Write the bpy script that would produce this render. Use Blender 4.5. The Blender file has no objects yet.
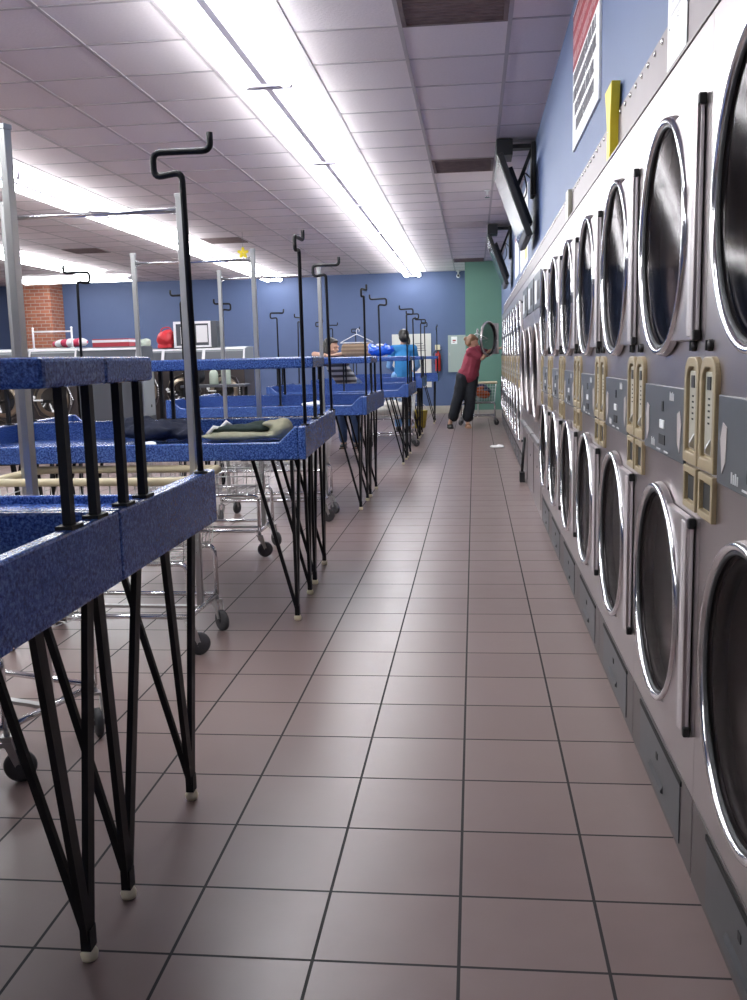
import bpy, bmesh, math, random
from mathutils import Vector, Matrix, Euler
random.seed(7)
PI = math.pi
S = bpy.context.scene
COL = S.collection

# ------------------------------------------------------------------ materials
def newmat(name):
    m = bpy.data.materials.new(name); m.use_nodes = True
    nt = m.node_tree
    return m, nt, nt.nodes['Principled BSDF']
def pbr(name, col, rough=.5, metal=0., spec=.5, coat=0., noise=None, bump=None):
    m, nt, b = newmat(name)
    b.inputs['Base Color'].default_value = (*col, 1)
    b.inputs['Roughness'].default_value = rough
    b.inputs['Metallic'].default_value = metal
    b.inputs['Specular IOR Level'].default_value = spec
    b.inputs['Coat Weight'].default_value = coat
    if noise or bump:
        tc = nt.nodes.new('ShaderNodeTexCoord')
    if noise:                      # (scale, amount)
        n = nt.nodes.new('ShaderNodeTexNoise'); n.inputs['Scale'].default_value = noise[0]; n.inputs['Detail'].default_value = 4
        nt.links.new(tc.outputs['Object'], n.inputs['Vector'])
        r = nt.nodes.new('ShaderNodeMix'); r.data_type = 'RGBA'
        k = noise[1]
        r.inputs['A'].default_value = (*[max(0, c*(1-k)) for c in col], 1)
        r.inputs['B'].default_value = (*[min(1, c*(1+k)) for c in col], 1)
        nt.links.new(n.outputs['Fac'], r.inputs['Factor'])
        nt.links.new(r.outputs['Result'], b.inputs['Base Color'])
    if bump:                       # (scale, strength)
        n = nt.nodes.new('ShaderNodeTexNoise'); n.inputs['Scale'].default_value = bump[0]; n.inputs['Detail'].default_value = 3
        nt.links.new(tc.outputs['Object'], n.inputs['Vector'])
        bp = nt.nodes.new('ShaderNodeBump'); bp.inputs['Strength'].default_value = bump[1]; bp.inputs['Distance'].default_value = .01
        nt.links.new(n.outputs['Fac'], bp.inputs['Height']); nt.links.new(bp.outputs['Normal'], b.inputs['Normal'])
    return m
def emit(name, col, strength):
    m, nt, b = newmat(name)
    b.inputs['Base Color'].default_value = (.9, .9, .9, 1)
    b.inputs['Emission Color'].default_value = (*col, 1)
    b.inputs['Emission Strength'].default_value = strength
    return m
def mathn(nt, op, a, b=None, c=None):
    n = nt.nodes.new('ShaderNodeMath'); n.operation = op
    for i, v in enumerate((a, b, c)):
        if v is None: continue
        if isinstance(v, (int, float)): n.inputs[i].default_value = v
        else: nt.links.new(v, n.inputs[i])
    return n.outputs[0]

def mat_floor():
    m, nt, b = newmat('floor_tile')
    g = nt.nodes.new('ShaderNodeNewGeometry'); s = nt.nodes.new('ShaderNodeSeparateXYZ')
    nt.links.new(g.outputs['Position'], s.inputs[0])
    t = .3048
    # the first rows by the entrance were laid from a cut course
    near = mathn(nt, 'LESS_THAN', s.outputs['Y'], 2.0)
    y = mathn(nt, 'SUBTRACT', s.outputs['Y'], mathn(nt, 'MULTIPLY', near, .047))
    u = mathn(nt, 'DIVIDE', mathn(nt, 'ADD', s.outputs['X'], .0421), t)
    v = mathn(nt, 'DIVIDE', mathn(nt, 'SUBTRACT', y, 1.733), t)
    def dist(q):
        f = mathn(nt, 'FRACT', mathn(nt, 'ADD', q, 100.5))
        return mathn(nt, 'ABSOLUTE', mathn(nt, 'SUBTRACT', f, .5))
    d = mathn(nt, 'MINIMUM', dist(u), dist(v))
    grout = mathn(nt, 'LESS_THAN', d, .0118)
    comb = nt.nodes.new('ShaderNodeCombineXYZ')
    nt.links.new(mathn(nt, 'FLOOR', mathn(nt, 'ADD', u, 100)), comb.inputs[0]); nt.links.new(mathn(nt, 'FLOOR', mathn(nt, 'ADD', v, 100)), comb.inputs[1])
    wn = nt.nodes.new('ShaderNodeTexWhiteNoise'); nt.links.new(comb.outputs[0], wn.inputs['Vector'])
    nz = nt.nodes.new('ShaderNodeTexNoise'); nz.inputs['Scale'].default_value = 9; nz.inputs['Detail'].default_value = 6
    nt.links.new(g.outputs['Position'], nz.inputs['Vector'])
    mixv = mathn(nt, 'ADD', mathn(nt, 'MULTIPLY', wn.outputs['Value'], .45), mathn(nt, 'MULTIPLY', nz.outputs['Fac'], .55))
    c1 = nt.nodes.new('ShaderNodeMix'); c1.data_type = 'RGBA'
    c1.inputs['A'].default_value = (.182, .127, .118, 1); c1.inputs['B'].default_value = (.240, .177, .165, 1)
    nt.links.new(mixv, c1.inputs['Factor'])
    c2 = nt.nodes.new('ShaderNodeMix'); c2.data_type = 'RGBA'
    nt.links.new(c1.outputs['Result'], c2.inputs['A']); c2.inputs['B'].default_value = (.013, .010, .011, 1)
    nt.links.new(grout, c2.inputs['Factor'])
    nt.links.new(c2.outputs['Result'], b.inputs['Base Color'])
    rg = mathn(nt, 'ADD', mathn(nt, 'MULTIPLY', grout, .4), mathn(nt, 'MULTIPLY_ADD', nz.outputs['Fac'], .12, .27))
    nt.links.new(rg, b.inputs['Roughness'])
    bp = nt.nodes.new('ShaderNodeBump'); bp.inputs['Strength'].default_value = .35; bp.inputs['Distance'].default_value = .003
    nt.links.new(mathn(nt, 'SUBTRACT', mathn(nt, 'MULTIPLY', nz.outputs['Fac'], .25), grout), bp.inputs['Height'])
    nt.links.new(bp.outputs['Normal'], b.inputs['Normal'])
    return m
def mat_ceiling():
    m, nt, b = newmat('ceiling_tile')
    g = nt.nodes.new('ShaderNodeNewGeometry'); s = nt.nodes.new('ShaderNodeSeparateXYZ')
    nt.links.new(g.outputs['Position'], s.inputs[0])
    t = .6096
    comb = nt.nodes.new('ShaderNodeCombineXYZ')
    nt.links.new(mathn(nt, 'FLOOR', mathn(nt, 'DIVIDE', mathn(nt, 'ADD', s.outputs['X'], .3976+40*t), t)), comb.inputs[0])
    nt.links.new(mathn(nt, 'FLOOR', mathn(nt, 'DIVIDE', mathn(nt, 'ADD', s.outputs['Y'], -5.5806+40*t), t)), comb.inputs[1])
    wn = nt.nodes.new('ShaderNodeTexWhiteNoise'); nt.links.new(comb.outputs[0], wn.inputs['Vector'])
    n1 = nt.nodes.new('ShaderNodeTexNoise'); n1.inputs['Scale'].default_value = 55; n1.inputs['Detail'].default_value = 5
    nt.links.new(g.outputs['Position'], n1.inputs['Vector'])
    f = mathn(nt, 'ADD', mathn(nt, 'MULTIPLY', wn.outputs['Value'], .5), mathn(nt, 'MULTIPLY', n1.outputs['Fac'], .5))
    c = nt.nodes.new('ShaderNodeMix'); c.data_type = 'RGBA'
    c.inputs['A'].default_value = (.62, .55, .565, 1); c.inputs['B'].default_value = (.78, .71, .725, 1)
    nt.links.new(f, c.inputs['Factor']); nt.links.new(c.outputs['Result'], b.inputs['Base Color'])
    b.inputs['Roughness'].default_value = .9; b.inputs['Specular IOR Level'].default_value = .15
    bp = nt.nodes.new('ShaderNodeBump'); bp.inputs['Strength'].default_value = .5; bp.inputs['Distance'].default_value = .004
    nt.links.new(n1.outputs['Fac'], bp.inputs['Height']); nt.links.new(bp.outputs['Normal'], b.inputs['Normal'])
    return m
def mat_laminate():
    m, nt, b = newmat('blue_speckled_laminate')
    tc = nt.nodes.new('ShaderNodeTexCoord')
    n = nt.nodes.new('ShaderNodeTexNoise'); n.inputs['Scale'].default_value = 150; n.inputs['Detail'].default_value = 2; n.inputs['Roughness'].default_value = .7
    nt.links.new(tc.outputs['Object'], n.inputs['Vector'])
    r = nt.nodes.new('ShaderNodeValToRGB')
    e = r.color_ramp.elements
    e[0].position = .36; e[0].color = (.015, .034, .150, 1)
    e[1].position = .66; e[1].color = (.110, .215, .55, 1)
    k = e.new(.5); k.color = (.038, .092, .33, 1)
    nt.links.new(n.outputs['Fac'], r.inputs['Fac']); nt.links.new(r.outputs['Color'], b.inputs['Base Color'])
    b.inputs['Roughness'].default_value = .27
    return m
def mat_steel(name='brushed_steel', col=(.46, .415, .415), r0=.24, r1=.36, vert=False):
    m, nt, b = newmat(name)
    tc = nt.nodes.new('ShaderNodeTexCoord'); mp = nt.nodes.new('ShaderNodeMapping')
    mp.inputs['Scale'].default_value = (3, 3, 260) if not vert else (260, 260, 3)
    nt.links.new(tc.outputs['Object'], mp.inputs['Vector'])
    n = nt.nodes.new('ShaderNodeTexNoise'); n.inputs['Scale'].default_value = 2; n.inputs['Detail'].default_value = 3
    nt.links.new(mp.outputs['Vector'], n.inputs['Vector'])
    n2 = nt.nodes.new('ShaderNodeTexNoise'); n2.inputs['Scale'].default_value = 5; n2.inputs['Detail'].default_value = 3
    nt.links.new(tc.outputs['Object'], n2.inputs['Vector'])
    rr = mathn(nt, 'ADD', mathn(nt, 'MULTIPLY', n.outputs['Fac'], (r1-r0)*.6), mathn(nt, 'MULTIPLY_ADD', n2.outputs['Fac'], (r1-r0)*.5, r0))
    nt.links.new(rr, b.inputs['Roughness'])
    b.inputs['Base Color'].default_value = (*col, 1); b.inputs['Metallic'].default_value = .95
    bp = nt.nodes.new('ShaderNodeBump'); bp.inputs['Strength'].default_value = .03; bp.inputs['Distance'].default_value = .002
    nt.links.new(n.outputs['Fac'], bp.inputs['Height']); nt.links.new(bp.outputs['Normal'], b.inputs['Normal'])
    return m
def mat_glass():
    m = bpy.data.materials.new('dark_door_glass'); m.use_nodes = True
    nt = m.node_tree; nt.nodes.clear()
    out = nt.nodes.new('ShaderNodeOutputMaterial')
    tr = nt.nodes.new('ShaderNodeBsdfTransparent'); tr.inputs['Color'].default_value = (.42, .40, .40, 1)
    gl = nt.nodes.new('ShaderNodeBsdfGlossy'); gl.inputs['Roughness'].default_value = .08; gl.inputs['Color'].default_value = (.17, .16, .162, 1)
    fr = nt.nodes.new('ShaderNodeFresnel'); g = nt.nodes.new('ShaderNodeNewGeometry'); nt.links.new(mathn(nt, 'MULTIPLY_ADD', g.outputs['Backfacing'], -.8333, 1.5), fr.inputs['IOR'])
    mx = nt.nodes.new('ShaderNodeMixShader')
    nt.links.new(fr.outputs[0], mx.inputs[0]); nt.links.new(tr.outputs[0], mx.inputs[1]); nt.links.new(gl.outputs[0], mx.inputs[2])
    nt.links.new(mx.outputs[0], out.inputs['Surface'])
    return m
def mat_brick():
    m, nt, b = newmat('brick')
    g = nt.nodes.new('ShaderNodeNewGeometry'); s = nt.nodes.new('ShaderNodeSeparateXYZ'); c = nt.nodes.new('ShaderNodeCombineXYZ')
    nt.links.new(g.outputs['Position'], s.inputs[0])
    nt.links.new(mathn(nt, 'ADD', s.outputs['X'], s.outputs['Y']), c.inputs[0]); nt.links.new(s.outputs['Z'], c.inputs[1])
    br = nt.nodes.new('ShaderNodeTexBrick'); nt.links.new(c.outputs[0], br.inputs['Vector'])
    br.inputs['Color1'].default_value = (.42, .15, .085, 1); br.inputs['Color2'].default_value = (.30, .10, .06, 1); br.inputs['Mortar'].default_value = (.42, .33, .28, 1)
    br.inputs['Scale'].default_value = 1; br.inputs['Brick Width'].default_value = .21; br.inputs['Row Height'].default_value = .075; br.inputs['Mortar Size'].default_value = .007
    nt.links.new(br.outputs['Color'], b.inputs['Base Color']); b.inputs['Roughness'].default_value = .85
    return m
def mat_stripes(name, a, bcol, axis, scale, rough=.8):
    m, nt, b = newmat(name)
    tc = nt.nodes.new('ShaderNodeTexCoord'); s = nt.nodes.new('ShaderNodeSeparateXYZ'); nt.links.new(tc.outputs['Object'], s.inputs[0])
    f = mathn(nt, 'GREATER_THAN', mathn(nt, 'FRACT', mathn(nt, 'MULTIPLY_ADD', s.outputs[axis], scale, 50.)), .5)
    c = nt.nodes.new('ShaderNodeMix'); c.data_type = 'RGBA'; c.inputs['A'].default_value = (*a, 1); c.inputs['B'].default_value = (*bcol, 1)
    nt.links.new(f, c.inputs['Factor']); nt.links.new(c.outputs['Result'], b.inputs['Base Color']); b.inputs['Roughness'].default_value = rough
    return m

M = dict(
    floor=mat_floor(), ceil=mat_ceiling(), lam=mat_laminate(), steel=mat_steel(), steelv=mat_steel('brushed_steel_upright', vert=True),
    glass=mat_glass(), brick=mat_brick(),
    grid=pbr('ceiling_grid_white', (.40, .36, .37), .6),
    blue=pbr('blue_wall_paint', (.085, .125, .25), .55, noise=(3, .06), bump=(180, .08)),
    green=pbr('green_wall_paint', (.13, .27, .20), .55, noise=(3, .06)),
    dim=pbr('dull_wall_paint', (.20, .20, .26), .7, noise=(2, .08)),
    base=pbr('beige_baseboard', (.42, .38, .33), .6, noise=(6, .1)),
    lens=emit('lit_lens', (.93, .975, .985), 22.0), tube=emit('lit_tube', (.97, .96, 1.0), 14.0),
    fix=pbr('fixture_white', (.62, .58, .66), .5),
    black=pbr('black_powder_coat', (.006, .006, .008), .5, spec=.3),
    blackp=pbr('black_plastic', (.012, .012, .014), .5), rubber=pbr('grey_rubber', (.06, .06, .065), .6, noise=(30, .3)),
    chrome=pbr('chrome', (.78, .78, .80), .14, 1.), chromed=pbr('dull_chrome', (.50, .50, .50), .32, 1.),
    cream=pbr('cream_plastic', (.78, .70, .50), .45), beige=pbr('beige_vinyl', (.60, .52, .34), .5, noise=(14, .12)),
    coin=pbr('tan_coin_plastic', (.345, .275, .165), .42, noise=(20, .1)), coinp=pbr('coin_slide_plate', (.52, .50, .42), .38, .35, noise=(60, .12)),
    panel=pbr('grey_control_panel', (.085, .092, .105), .38, noise=(40, .06)), arrow=pbr('pale_pink_print', (.46, .41, .40), .5),
    white=pbr('white_plastic', (.82, .82, .82), .45), redprint=pbr('print_on_red', (.62, .38, .40), .5), wprint=pbr('white_print', (.72, .72, .74), .5),
    kick=pbr('slate_kick_plate', (.105, .11, .12), .4, .4, noise=(20, .1)), groove=pbr('dark_groove', (.012, .012, .012), .7),
    drum=pbr('dryer_drum', (.016, .016, .018), .45, .4, noise=(30, .3)), plinth=pbr('dark_plinth', (.12, .102, .102), .42, .3, noise=(9, .1)), alu=pbr('pale_aluminium', (.62, .57, .58), .34, .25, noise=(20, .04)), gasket=pbr('black_gasket', (.02, .02, .022), .3), liner=mat_steel('door_liner', (.20, .165, .16), .30, .42),
    strip=pbr('steel_flashing', (.21, .175, .18), .42, .3, noise=(8, .1)), rivet=pbr('rivet', (.75, .74, .72), .25, 1.),
    red=pbr('sign_red', (.34, .022, .038), .5), grey=pbr('print_grey', (.20, .19, .21), .6), paper=pbr('white_paper', (.93, .93, .93), .6),
    yellow=pbr('yellow_plastic', (.75, .60, .03), .45), screen=pbr('screen_glass', (.02, .02, .025), .22, coat=.6),
    vent=pbr('stained_vent', (.17, .125, .125), .9, noise=(12, .45), bump=(60, .5)),
    skin=pbr('skin', (.50, .29, .20), .55), hairb=pbr('brown_hair', (.20, .105, .055), .5, noise=(60, .5)), haird=pbr('dark_hair', (.012, .010, .010), .45, noise=(60, .5)),
    maroon=pbr('maroon_cloth', (.21, .026, .048), .85, noise=(40, .15), bump=(14, .5)), blackc=pbr('black_cloth', (.010, .012, .018), .85, bump=(14, .5)),
    teal=pbr('bright_blue_cloth', (.028, .20, .46), .85, noise=(40, .12), bump=(14, .4)), paleb=pbr('pale_blue_cloth', (.16, .33, .60), .85, bump=(14, .4)),
    jeans=pbr('denim', (.045, .085, .19), .85, noise=(90, .3)), shirt=mat_stripes('striped_cloth', (.05, .05, .06), (.42, .42, .44), 2, 14),
    bluec=pbr('blue_cloth', (.018, .035, .10), .9, noise=(30, .4), bump=(24, .6)), navy=pbr('navy_cloth', (.009, .013, .032), .85, noise=(30, .4), bump=(24, .6)), khaki=pbr('khaki_cloth', (.30, .29, .20), .9, noise=(40, .15), bump=(30, .4)),
    dgreen=pbr('dark_green_cloth', (.025, .04, .035), .9, noise=(30, .4)), sand=mat_stripes('tan_ribbed_cloth', (.30, .21, .13), (.20, .13, .08), 2, 22),
    bag=pbr('blue_plastic_bag', (.012, .10, .62), .25, coat=.3), orange=pbr('orange_cloth', (.45, .09, .02), .85, noise=(30, .3), bump=(20, .5)),
    shoe=pbr('black_shoe', (.015, .014, .014), .5), sandal=pbr('tan_sandal', (.30, .16, .09), .6),
    washer=pbr('washer_charcoal', (.060, .050, .050), .38, .5, noise=(5, .1)), washgrey=pbr('washer_grey_side', (.24, .26, .28), .45),
    brass=pbr('warm_steel', (.30, .25, .19), .3, .9), wglass=pbr('washer_glass', (.015, .014, .013), .06, coat=.5),
    wframe=pbr('white_trim', (.80, .78, .82), .4), bottle=pbr('clear_bottle', (.45, .52, .44), .2), redbag=pbr('red_fabric', (.50, .02, .03), .5, bump=(20, .4)),
    redstripe=mat_stripes('red_white_cloth', (.72, .70, .72), (.45, .03, .08), 0, 5.5), extred=pbr('extinguisher_red', (.45, .02, .02), .35),
    cabinet=pbr('grey_green_cabinet', (.36, .42, .40), .5), ply=pbr('plywood_board', (.72, .70, .66), .7, noise=(8, .05)), bucket=pbr('yellow_bucket', (.45, .36, .04), .45),
    lightbox=pbr('pale_front', (.72, .70, .72), .5), dgrey=pbr('dark_grey_case', (.06, .065, .08), .45), cam=pbr('camera_white', (.8, .8, .8), .4),
)

# ------------------------------------------------------------------ geometry helpers
def BM(): return bmesh.new()
def box(bm, c, s, rot=None, mi=0):
    r = bmesh.ops.create_cube(bm, size=1.)
    mt = Matrix.Translation(Vector(c)) @ (rot.to_4x4() if rot else Matrix()) @ Matrix.Diagonal((*s, 1))
    bmesh.ops.transform(bm, matrix=mt, verts=r['verts'])
    if mi:
        for f in {f for v in r['verts'] for f in v.link_faces}: f.material_index = mi
    return r['verts']
def b2(bm, a, b, mi=0):           # box from corner to corner
    return box(bm, [(a[i]+b[i])/2 for i in range(3)], [abs(b[i]-a[i]) for i in range(3)], mi=mi)
def ring_faces(bm, A, B, mi=0, smooth=True):
    n = len(A)
    for i in range(n):
        f = bm.faces.new((A[i], A[(i+1) % n], B[(i+1) % n], B[i])); f.material_index = mi; f.smooth = smooth
def tube(bm, pts, r, n=8, mi=0, cap=True, radii=None):
    pts = [Vector(p) for p in pts]; m = len(pts)
    t0 = (pts[1]-pts[0]).normalized()
    ref = Vector((0, 0, 1)) if abs(t0.z) < .9 else Vector((1, 0, 0))
    u = t0.cross(ref).normalized(); prev = None; rings = []
    for i, p in enumerate(pts):
        ta = (pts[i]-pts[i-1]).normalized() if i else t0
        tb = (pts[i+1]-pts[i]).normalized() if i < m-1 else ta
        t = (ta+tb).normalized() if (ta+tb).length > 1e-6 else ta
        u = (u - t*u.dot(t)).normalized(); v = t.cross(u)
        k = 1/max(.5, math.sqrt((1+max(-1, min(1, ta.dot(tb))))/2))
        rr = radii[i] if radii else r
        rings.append([bm.verts.new(p + (u*math.cos(2*PI*j/n)+v*math.sin(2*PI*j/n))*rr*(k if 0 < i < m-1 else 1)) for j in range(n)])
    for a, b in zip(rings, rings[1:]): ring_faces(bm, a, b, mi)
    if cap:
        for q in (rings[0], rings[-1]):
            f = bm.faces.new(q); f.material_index = mi
def fillet(pts, r, k=5):
    pts = [Vector(p) for p in pts]; out = [pts[0]]
    for i in range(1, len(pts)-1):
        a, b, c = pts[i-1], pts[i], pts[i+1]
        d1, d2 = (a-b), (c-b); rr = min(r, d1.length*.49, d2.length*.49)
        p, q = b+d1.normalized()*rr, b+d2.normalized()*rr
        for j in range(k+1):
            t = j/k; out.append(p*(1-t)**2 + b*2*t*(1-t) + q*t*t)
    out.append(pts[-1]); return out
def bar(bm, p, q, w, h, ref=(0, 1, 0), mi=0):     # rectangular bar, w along ref-ish axis
    p, q = Vector(p), Vector(q); t = (q-p).normalized()
    u = Vector(ref); u = (u-t*u.dot(t)).normalized(); v = t.cross(u)
    A = [bm.verts.new(p+u*a*w/2+v*b*h/2) for a, b in ((-1, -1), (1, -1), (1, 1), (-1, 1))]
    B = [bm.verts.new(q+u*a*w/2+v*b*h/2) for a, b in ((-1, -1), (1, -1), (1, 1), (-1, 1))]
    ring_faces(bm, A, B, mi, False); bm.faces.new(A[::-1]).material_index = mi; bm.faces.new(B).material_index = mi
def lathe(bm, prof, n=24, axis='Z', c=(0, 0, 0), mi=0, cap=True, smooth=True):
    c = Vector(c); rings = []
    for r, h in prof:
        R = []
        for j in range(n):
            a = 2*PI*j/n; x, y = r*math.cos(a), r*math.sin(a)
            p = {'Z': (x, y, h), 'X': (h, x, y), 'Y': (y, h, x)}[axis]
            R.append(bm.verts.new(c+Vector(p)))
        rings.append(R)
    for a, b in zip(rings, rings[1:]): ring_faces(bm, a, b, mi, smooth)
    if cap:
        for q, (r, h) in ((rings[0], prof[0]), (rings[-1], prof[-1])):
            if r > 1e-5: bm.faces.new(q).material_index = mi
def prism(bm, poly, axis, a, b, mi=0):            # poly in the two other axes, in XYZ order
    def P(u, v, h): return {'X': (h, u, v), 'Y': (u, h, v), 'Z': (u, v, h)}[axis]
    A = [bm.verts.new(P(u, v, a)) for u, v in poly]; B = [bm.verts.new(P(u, v, b)) for u, v in poly]
    ring_faces(bm, A, B, mi, False); bm.faces.new(A[::-1]).material_index = mi; bm.faces.new(B).material_index = mi
def ell(bm, c, r, rot=None, u=16, v=10, mi=0):
    q = bmesh.ops.create_uvsphere(bm, u_segments=u, v_segments=v, radius=1.)
    mt = Matrix.Translation(Vector(c)) @ (rot.to_4x4() if rot else Matrix()) @ Matrix.Diagonal((*r, 1))
    bmesh.ops.transform(bm, matrix=mt, verts=q['verts'])
    for f in {f for w in q['verts'] for f in w.link_faces}: f.smooth = True; f.material_index = mi
def capsule(bm, p, q, ra, rb, n=12):
    p, q = Vector(p), Vector(q)
    tube(bm, [p, p.lerp(q, .33), p.lerp(q, .66), q], 0, n=n, radii=[ra, ra+(rb-ra)*.33, ra+(rb-ra)*.66, rb])
    ell(bm, p, (ra,)*3, u=12, v=8); ell(bm, q, (rb,)*3, u=12, v=8)
def limb(bm, pts, rad):
    for i in range(len(pts)-1): capsule(bm, pts[i], pts[i+1], rad[i], rad[i+1])

def obj(name, bm, mat, parent=None, bevel=0, smooth=False, loc=None):
    bmesh.ops.recalc_face_normals(bm, faces=bm.faces[:])
    me = bpy.data.meshes.new(name); bm.to_mesh(me); bm.free()
    for m in (mat if isinstance(mat, (list, tuple)) else [mat]): me.materials.append(M[m])
    if smooth:
        for p in me.polygons: p.use_smooth = True
    o = bpy.data.objects.new(name, me); COL.objects.link(o)
    if bevel:
        b = o.modifiers.new('edge', 'BEVEL'); b.width = bevel; b.segments = 2; b.limit_method = 'ANGLE'; b.angle_limit = .6
    if parent: o.parent = parent
    if loc: o.location = loc
    return o
def organic(o, voxel, smooth=6, disp=None):
    r = o.modifiers.new('skin', 'REMESH'); r.mode = 'VOXEL'; r.voxel_size = voxel; r.use_smooth_shade = True
    s = o.modifiers.new('soft', 'SMOOTH'); s.iterations = smooth; s.factor = .5
    if disp:
        t = bpy.data.textures.new(o.name+'_folds', 'CLOUDS'); t.noise_scale = disp[0]; t.noise_depth = 2
        d = o.modifiers.new('folds', 'DISPLACE'); d.texture = t; d.strength = disp[1]; d.mid_level = .5; d.texture_coords = 'LOCAL'
    return o
def empty(name, loc=(0, 0, 0), rz=0.):
    o = bpy.data.objects.new(name, None); COL.objects.link(o); o.location = loc; o.rotation_euler = (0, 0, rz); o.empty_display_size = .1
    return o
def tag(o, label, cat, group=None, kind=None):
    o['label'] = label; o['category'] = cat
    if group: o['group'] = group
    if kind: o['kind'] = kind
    return o
def struct(name, bm, mat, **k):
    o = obj(name, bm, mat, **k); o['kind'] = 'structure'; return o
KIDS = {}
def kids(o): return [c for c in bpy.data.objects if c.parent == o]
def copy_tree(o, parent=None):
    c = o.copy(); COL.objects.link(c)
    if parent: c.parent = parent
    for ch in kids(o): copy_tree(ch, c)
    return c

# ------------------------------------------------------------------ the room
CZ = 3.072; BACK = 21.0; LEFT = -12.6; FRONT = -4.0; WX = .54
bm = BM(); b2(bm, (LEFT-.1, FRONT-.1, -.1), (1.6, BACK+.1, 0)); struct('floor', bm, 'floor')
bm = BM(); b2(bm, (LEFT-.1, FRONT-.1, CZ), (1.6, BACK+.1, CZ+.1)); struct('ceiling', bm, 'ceil')
bm = BM(); b2(bm, (LEFT, BACK, 0), (1.6, BACK+.1, CZ)); struct('wall_back', bm, 'blue')
bm = BM(); b2(bm, (LEFT-.1, FRONT, 0), (LEFT, BACK, CZ)); struct('wall_left', bm, 'dim')
bm = BM(); b2(bm, (LEFT, FRONT-.1, 0), (1.6, FRONT, CZ)); struct('wall_front', bm, 'dim')
bm = BM()
b2(bm, (WX, FRONT, 1.945), (WX+.1, 17.44, CZ)); b2(bm, (WX, 17.44, 0), (WX+.1, BACK, CZ)); b2(bm, (WX, FRONT, 0), (WX+.1, 1.30, 1.945)); struct('wall_right', bm, 'blue')
bm = BM(); b2(bm, (-.17, 19.05, 0), (WX, BACK, CZ)); struct('wall_alcove', bm, 'green')
bm = BM(); b2(bm, (-10.0, 20.35, 0), (-9.28, BACK, CZ)); struct('pillar_brick', bm, 'brick')
bm = BM(); b2(bm, (-9.28, BACK-.02, 0), (-.17, BACK, .17)); struct('baseboard_back', bm, 'base')
bm = BM(); b2(bm, (-.17, 19.03, 0), (WX, 19.05, .17)); struct('baseboard_alcove', bm, 'base')
bm = BM(); b2(bm, (.496, -.4, 1.938), (WX, 17.4, 1.946)); b2(bm, (WX-.008, -.4, 1.946), (WX, 17.4, 2.118)); struct('trim_1', bm, 'strip')
bm = BM()
for i in range(150):
    lathe(bm, [(.010, 0), (.007, -.005), (0.0008, -.006)], 6, 'X', (WX-.008, 1.0+.11*i, 2.098))
struct('trim_2', bm, 'rivet')
bm = BM(); t = .6096
x = -.3976-20*t
while x < WX:
    if x > LEFT: b2(bm, (x-.012, FRONT, CZ-.004), (x+.012, BACK, CZ))
    x += t
y = 5.5806-15*t
while y < BACK:
    if y > FRONT: b2(bm, (LEFT, y-.011, CZ-.0035), (WX, y+.011, CZ))
    y += t
struct('ceiling_grid', bm, 'grid')

# ------------------------------------------------------------------ ceiling lights
def light_proto():
    r = empty('ceiling_light')
    bm = BM(); prism(bm, [(-.055, 0), (-.055, -.03), (-.022, -.085), (.022, -.085), (.055, -.03), (.055, 0)], 'Y', -1.215, 1.215); obj('housing', bm, 'fix', r, bevel=.004)
    for k in (-1, 1):
        bm = BM(); b2(bm, (-.17, k*1.19-.012, -.10), (.17, k*1.19+.012, -.03)); obj('end_bracket', bm, 'fix', r, bevel=.004)
    for s in (-1, 1):
        bm = BM(); lathe(bm, [(.0008, -1.176), (.042, -1.176), (.042, 1.176), (.0008, 1.176)], 14, 'Y', (s*.135, 0, -.070), cap=False); obj('lens', bm, 'lens', r)
    return r
L0 = light_proto(); first = True
rows = [(-1.312, 'first row from the dryers', [1.38+2.44*i for i in range(8)]), (-4.36, 'second row from the dryers', [-3.50+2.44*i for i in range(10)]), (-7.41, 'third row from the dryers', [1.38+2.44*i for i in range(7)])]
for X, nm, ys in rows:
    for y in ys:
        o = L0 if first else copy_tree(L0); first = False
        o.location = (X, y+1.22, CZ-.0045)
        tag(o, 'lit twin fluorescent ceiling fixture in the '+nm, 'ceiling light', 'ceiling lights, '+nm)
o = copy_tree(L0); o.location = (-8.25, 19.35, CZ-.0045); o.rotation_euler.z = PI/2
tag(o, 'lit fluorescent ceiling fixture running crosswise before the brick pillar', 'ceiling light')

def vent(cx, cy, label, sx=1):
    r = tag(empty('ceiling_vent', (cx, cy, CZ-.0045)), label, 'vent')
    w = t/2-.014
    bm = BM(); b2(bm, (-w, -w, -.012), (w, -w+.025, 0)); b2(bm, (-w, w-.025, -.012), (w, w, 0)); b2(bm, (-w, -w+.025, -.012), (-w+.025, w-.025, 0)); b2(bm, (w-.025, -w+.025, -.012), (w, w-.025, 0)); obj('frame', bm, 'vent', r)
    bm = BM(); b2(bm, (-w+.025, -w+.025, -.003), (w-.025, w-.025, 0))
    for i in range(11):
        y = -w+.06+i*(2*w-.12)/10; box(bm, (0, y, -.006), (2*w-.05, .004, .009), Euler((.5, 0, 0)).to_matrix())
    obj('grille', bm, 'vent', r)
c0 = -.3976+t/2
vent(c0, 5.5806-t/2, 'brown stained square ceiling vent close to the red sign wall')
vent(c0, 9.545, 'dark stained ceiling vent beside the first wall television')
vent(c0, 9.545+15*t, 'dark ceiling vent just before the green wall')
vent(c0-10*t, 9.545+9*t, 'grey ceiling vent over the washers, before the brick pillar')
vent(c0-6*t, 9.545+8*t, 'small grey ceiling vent beyond the second light row')

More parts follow.
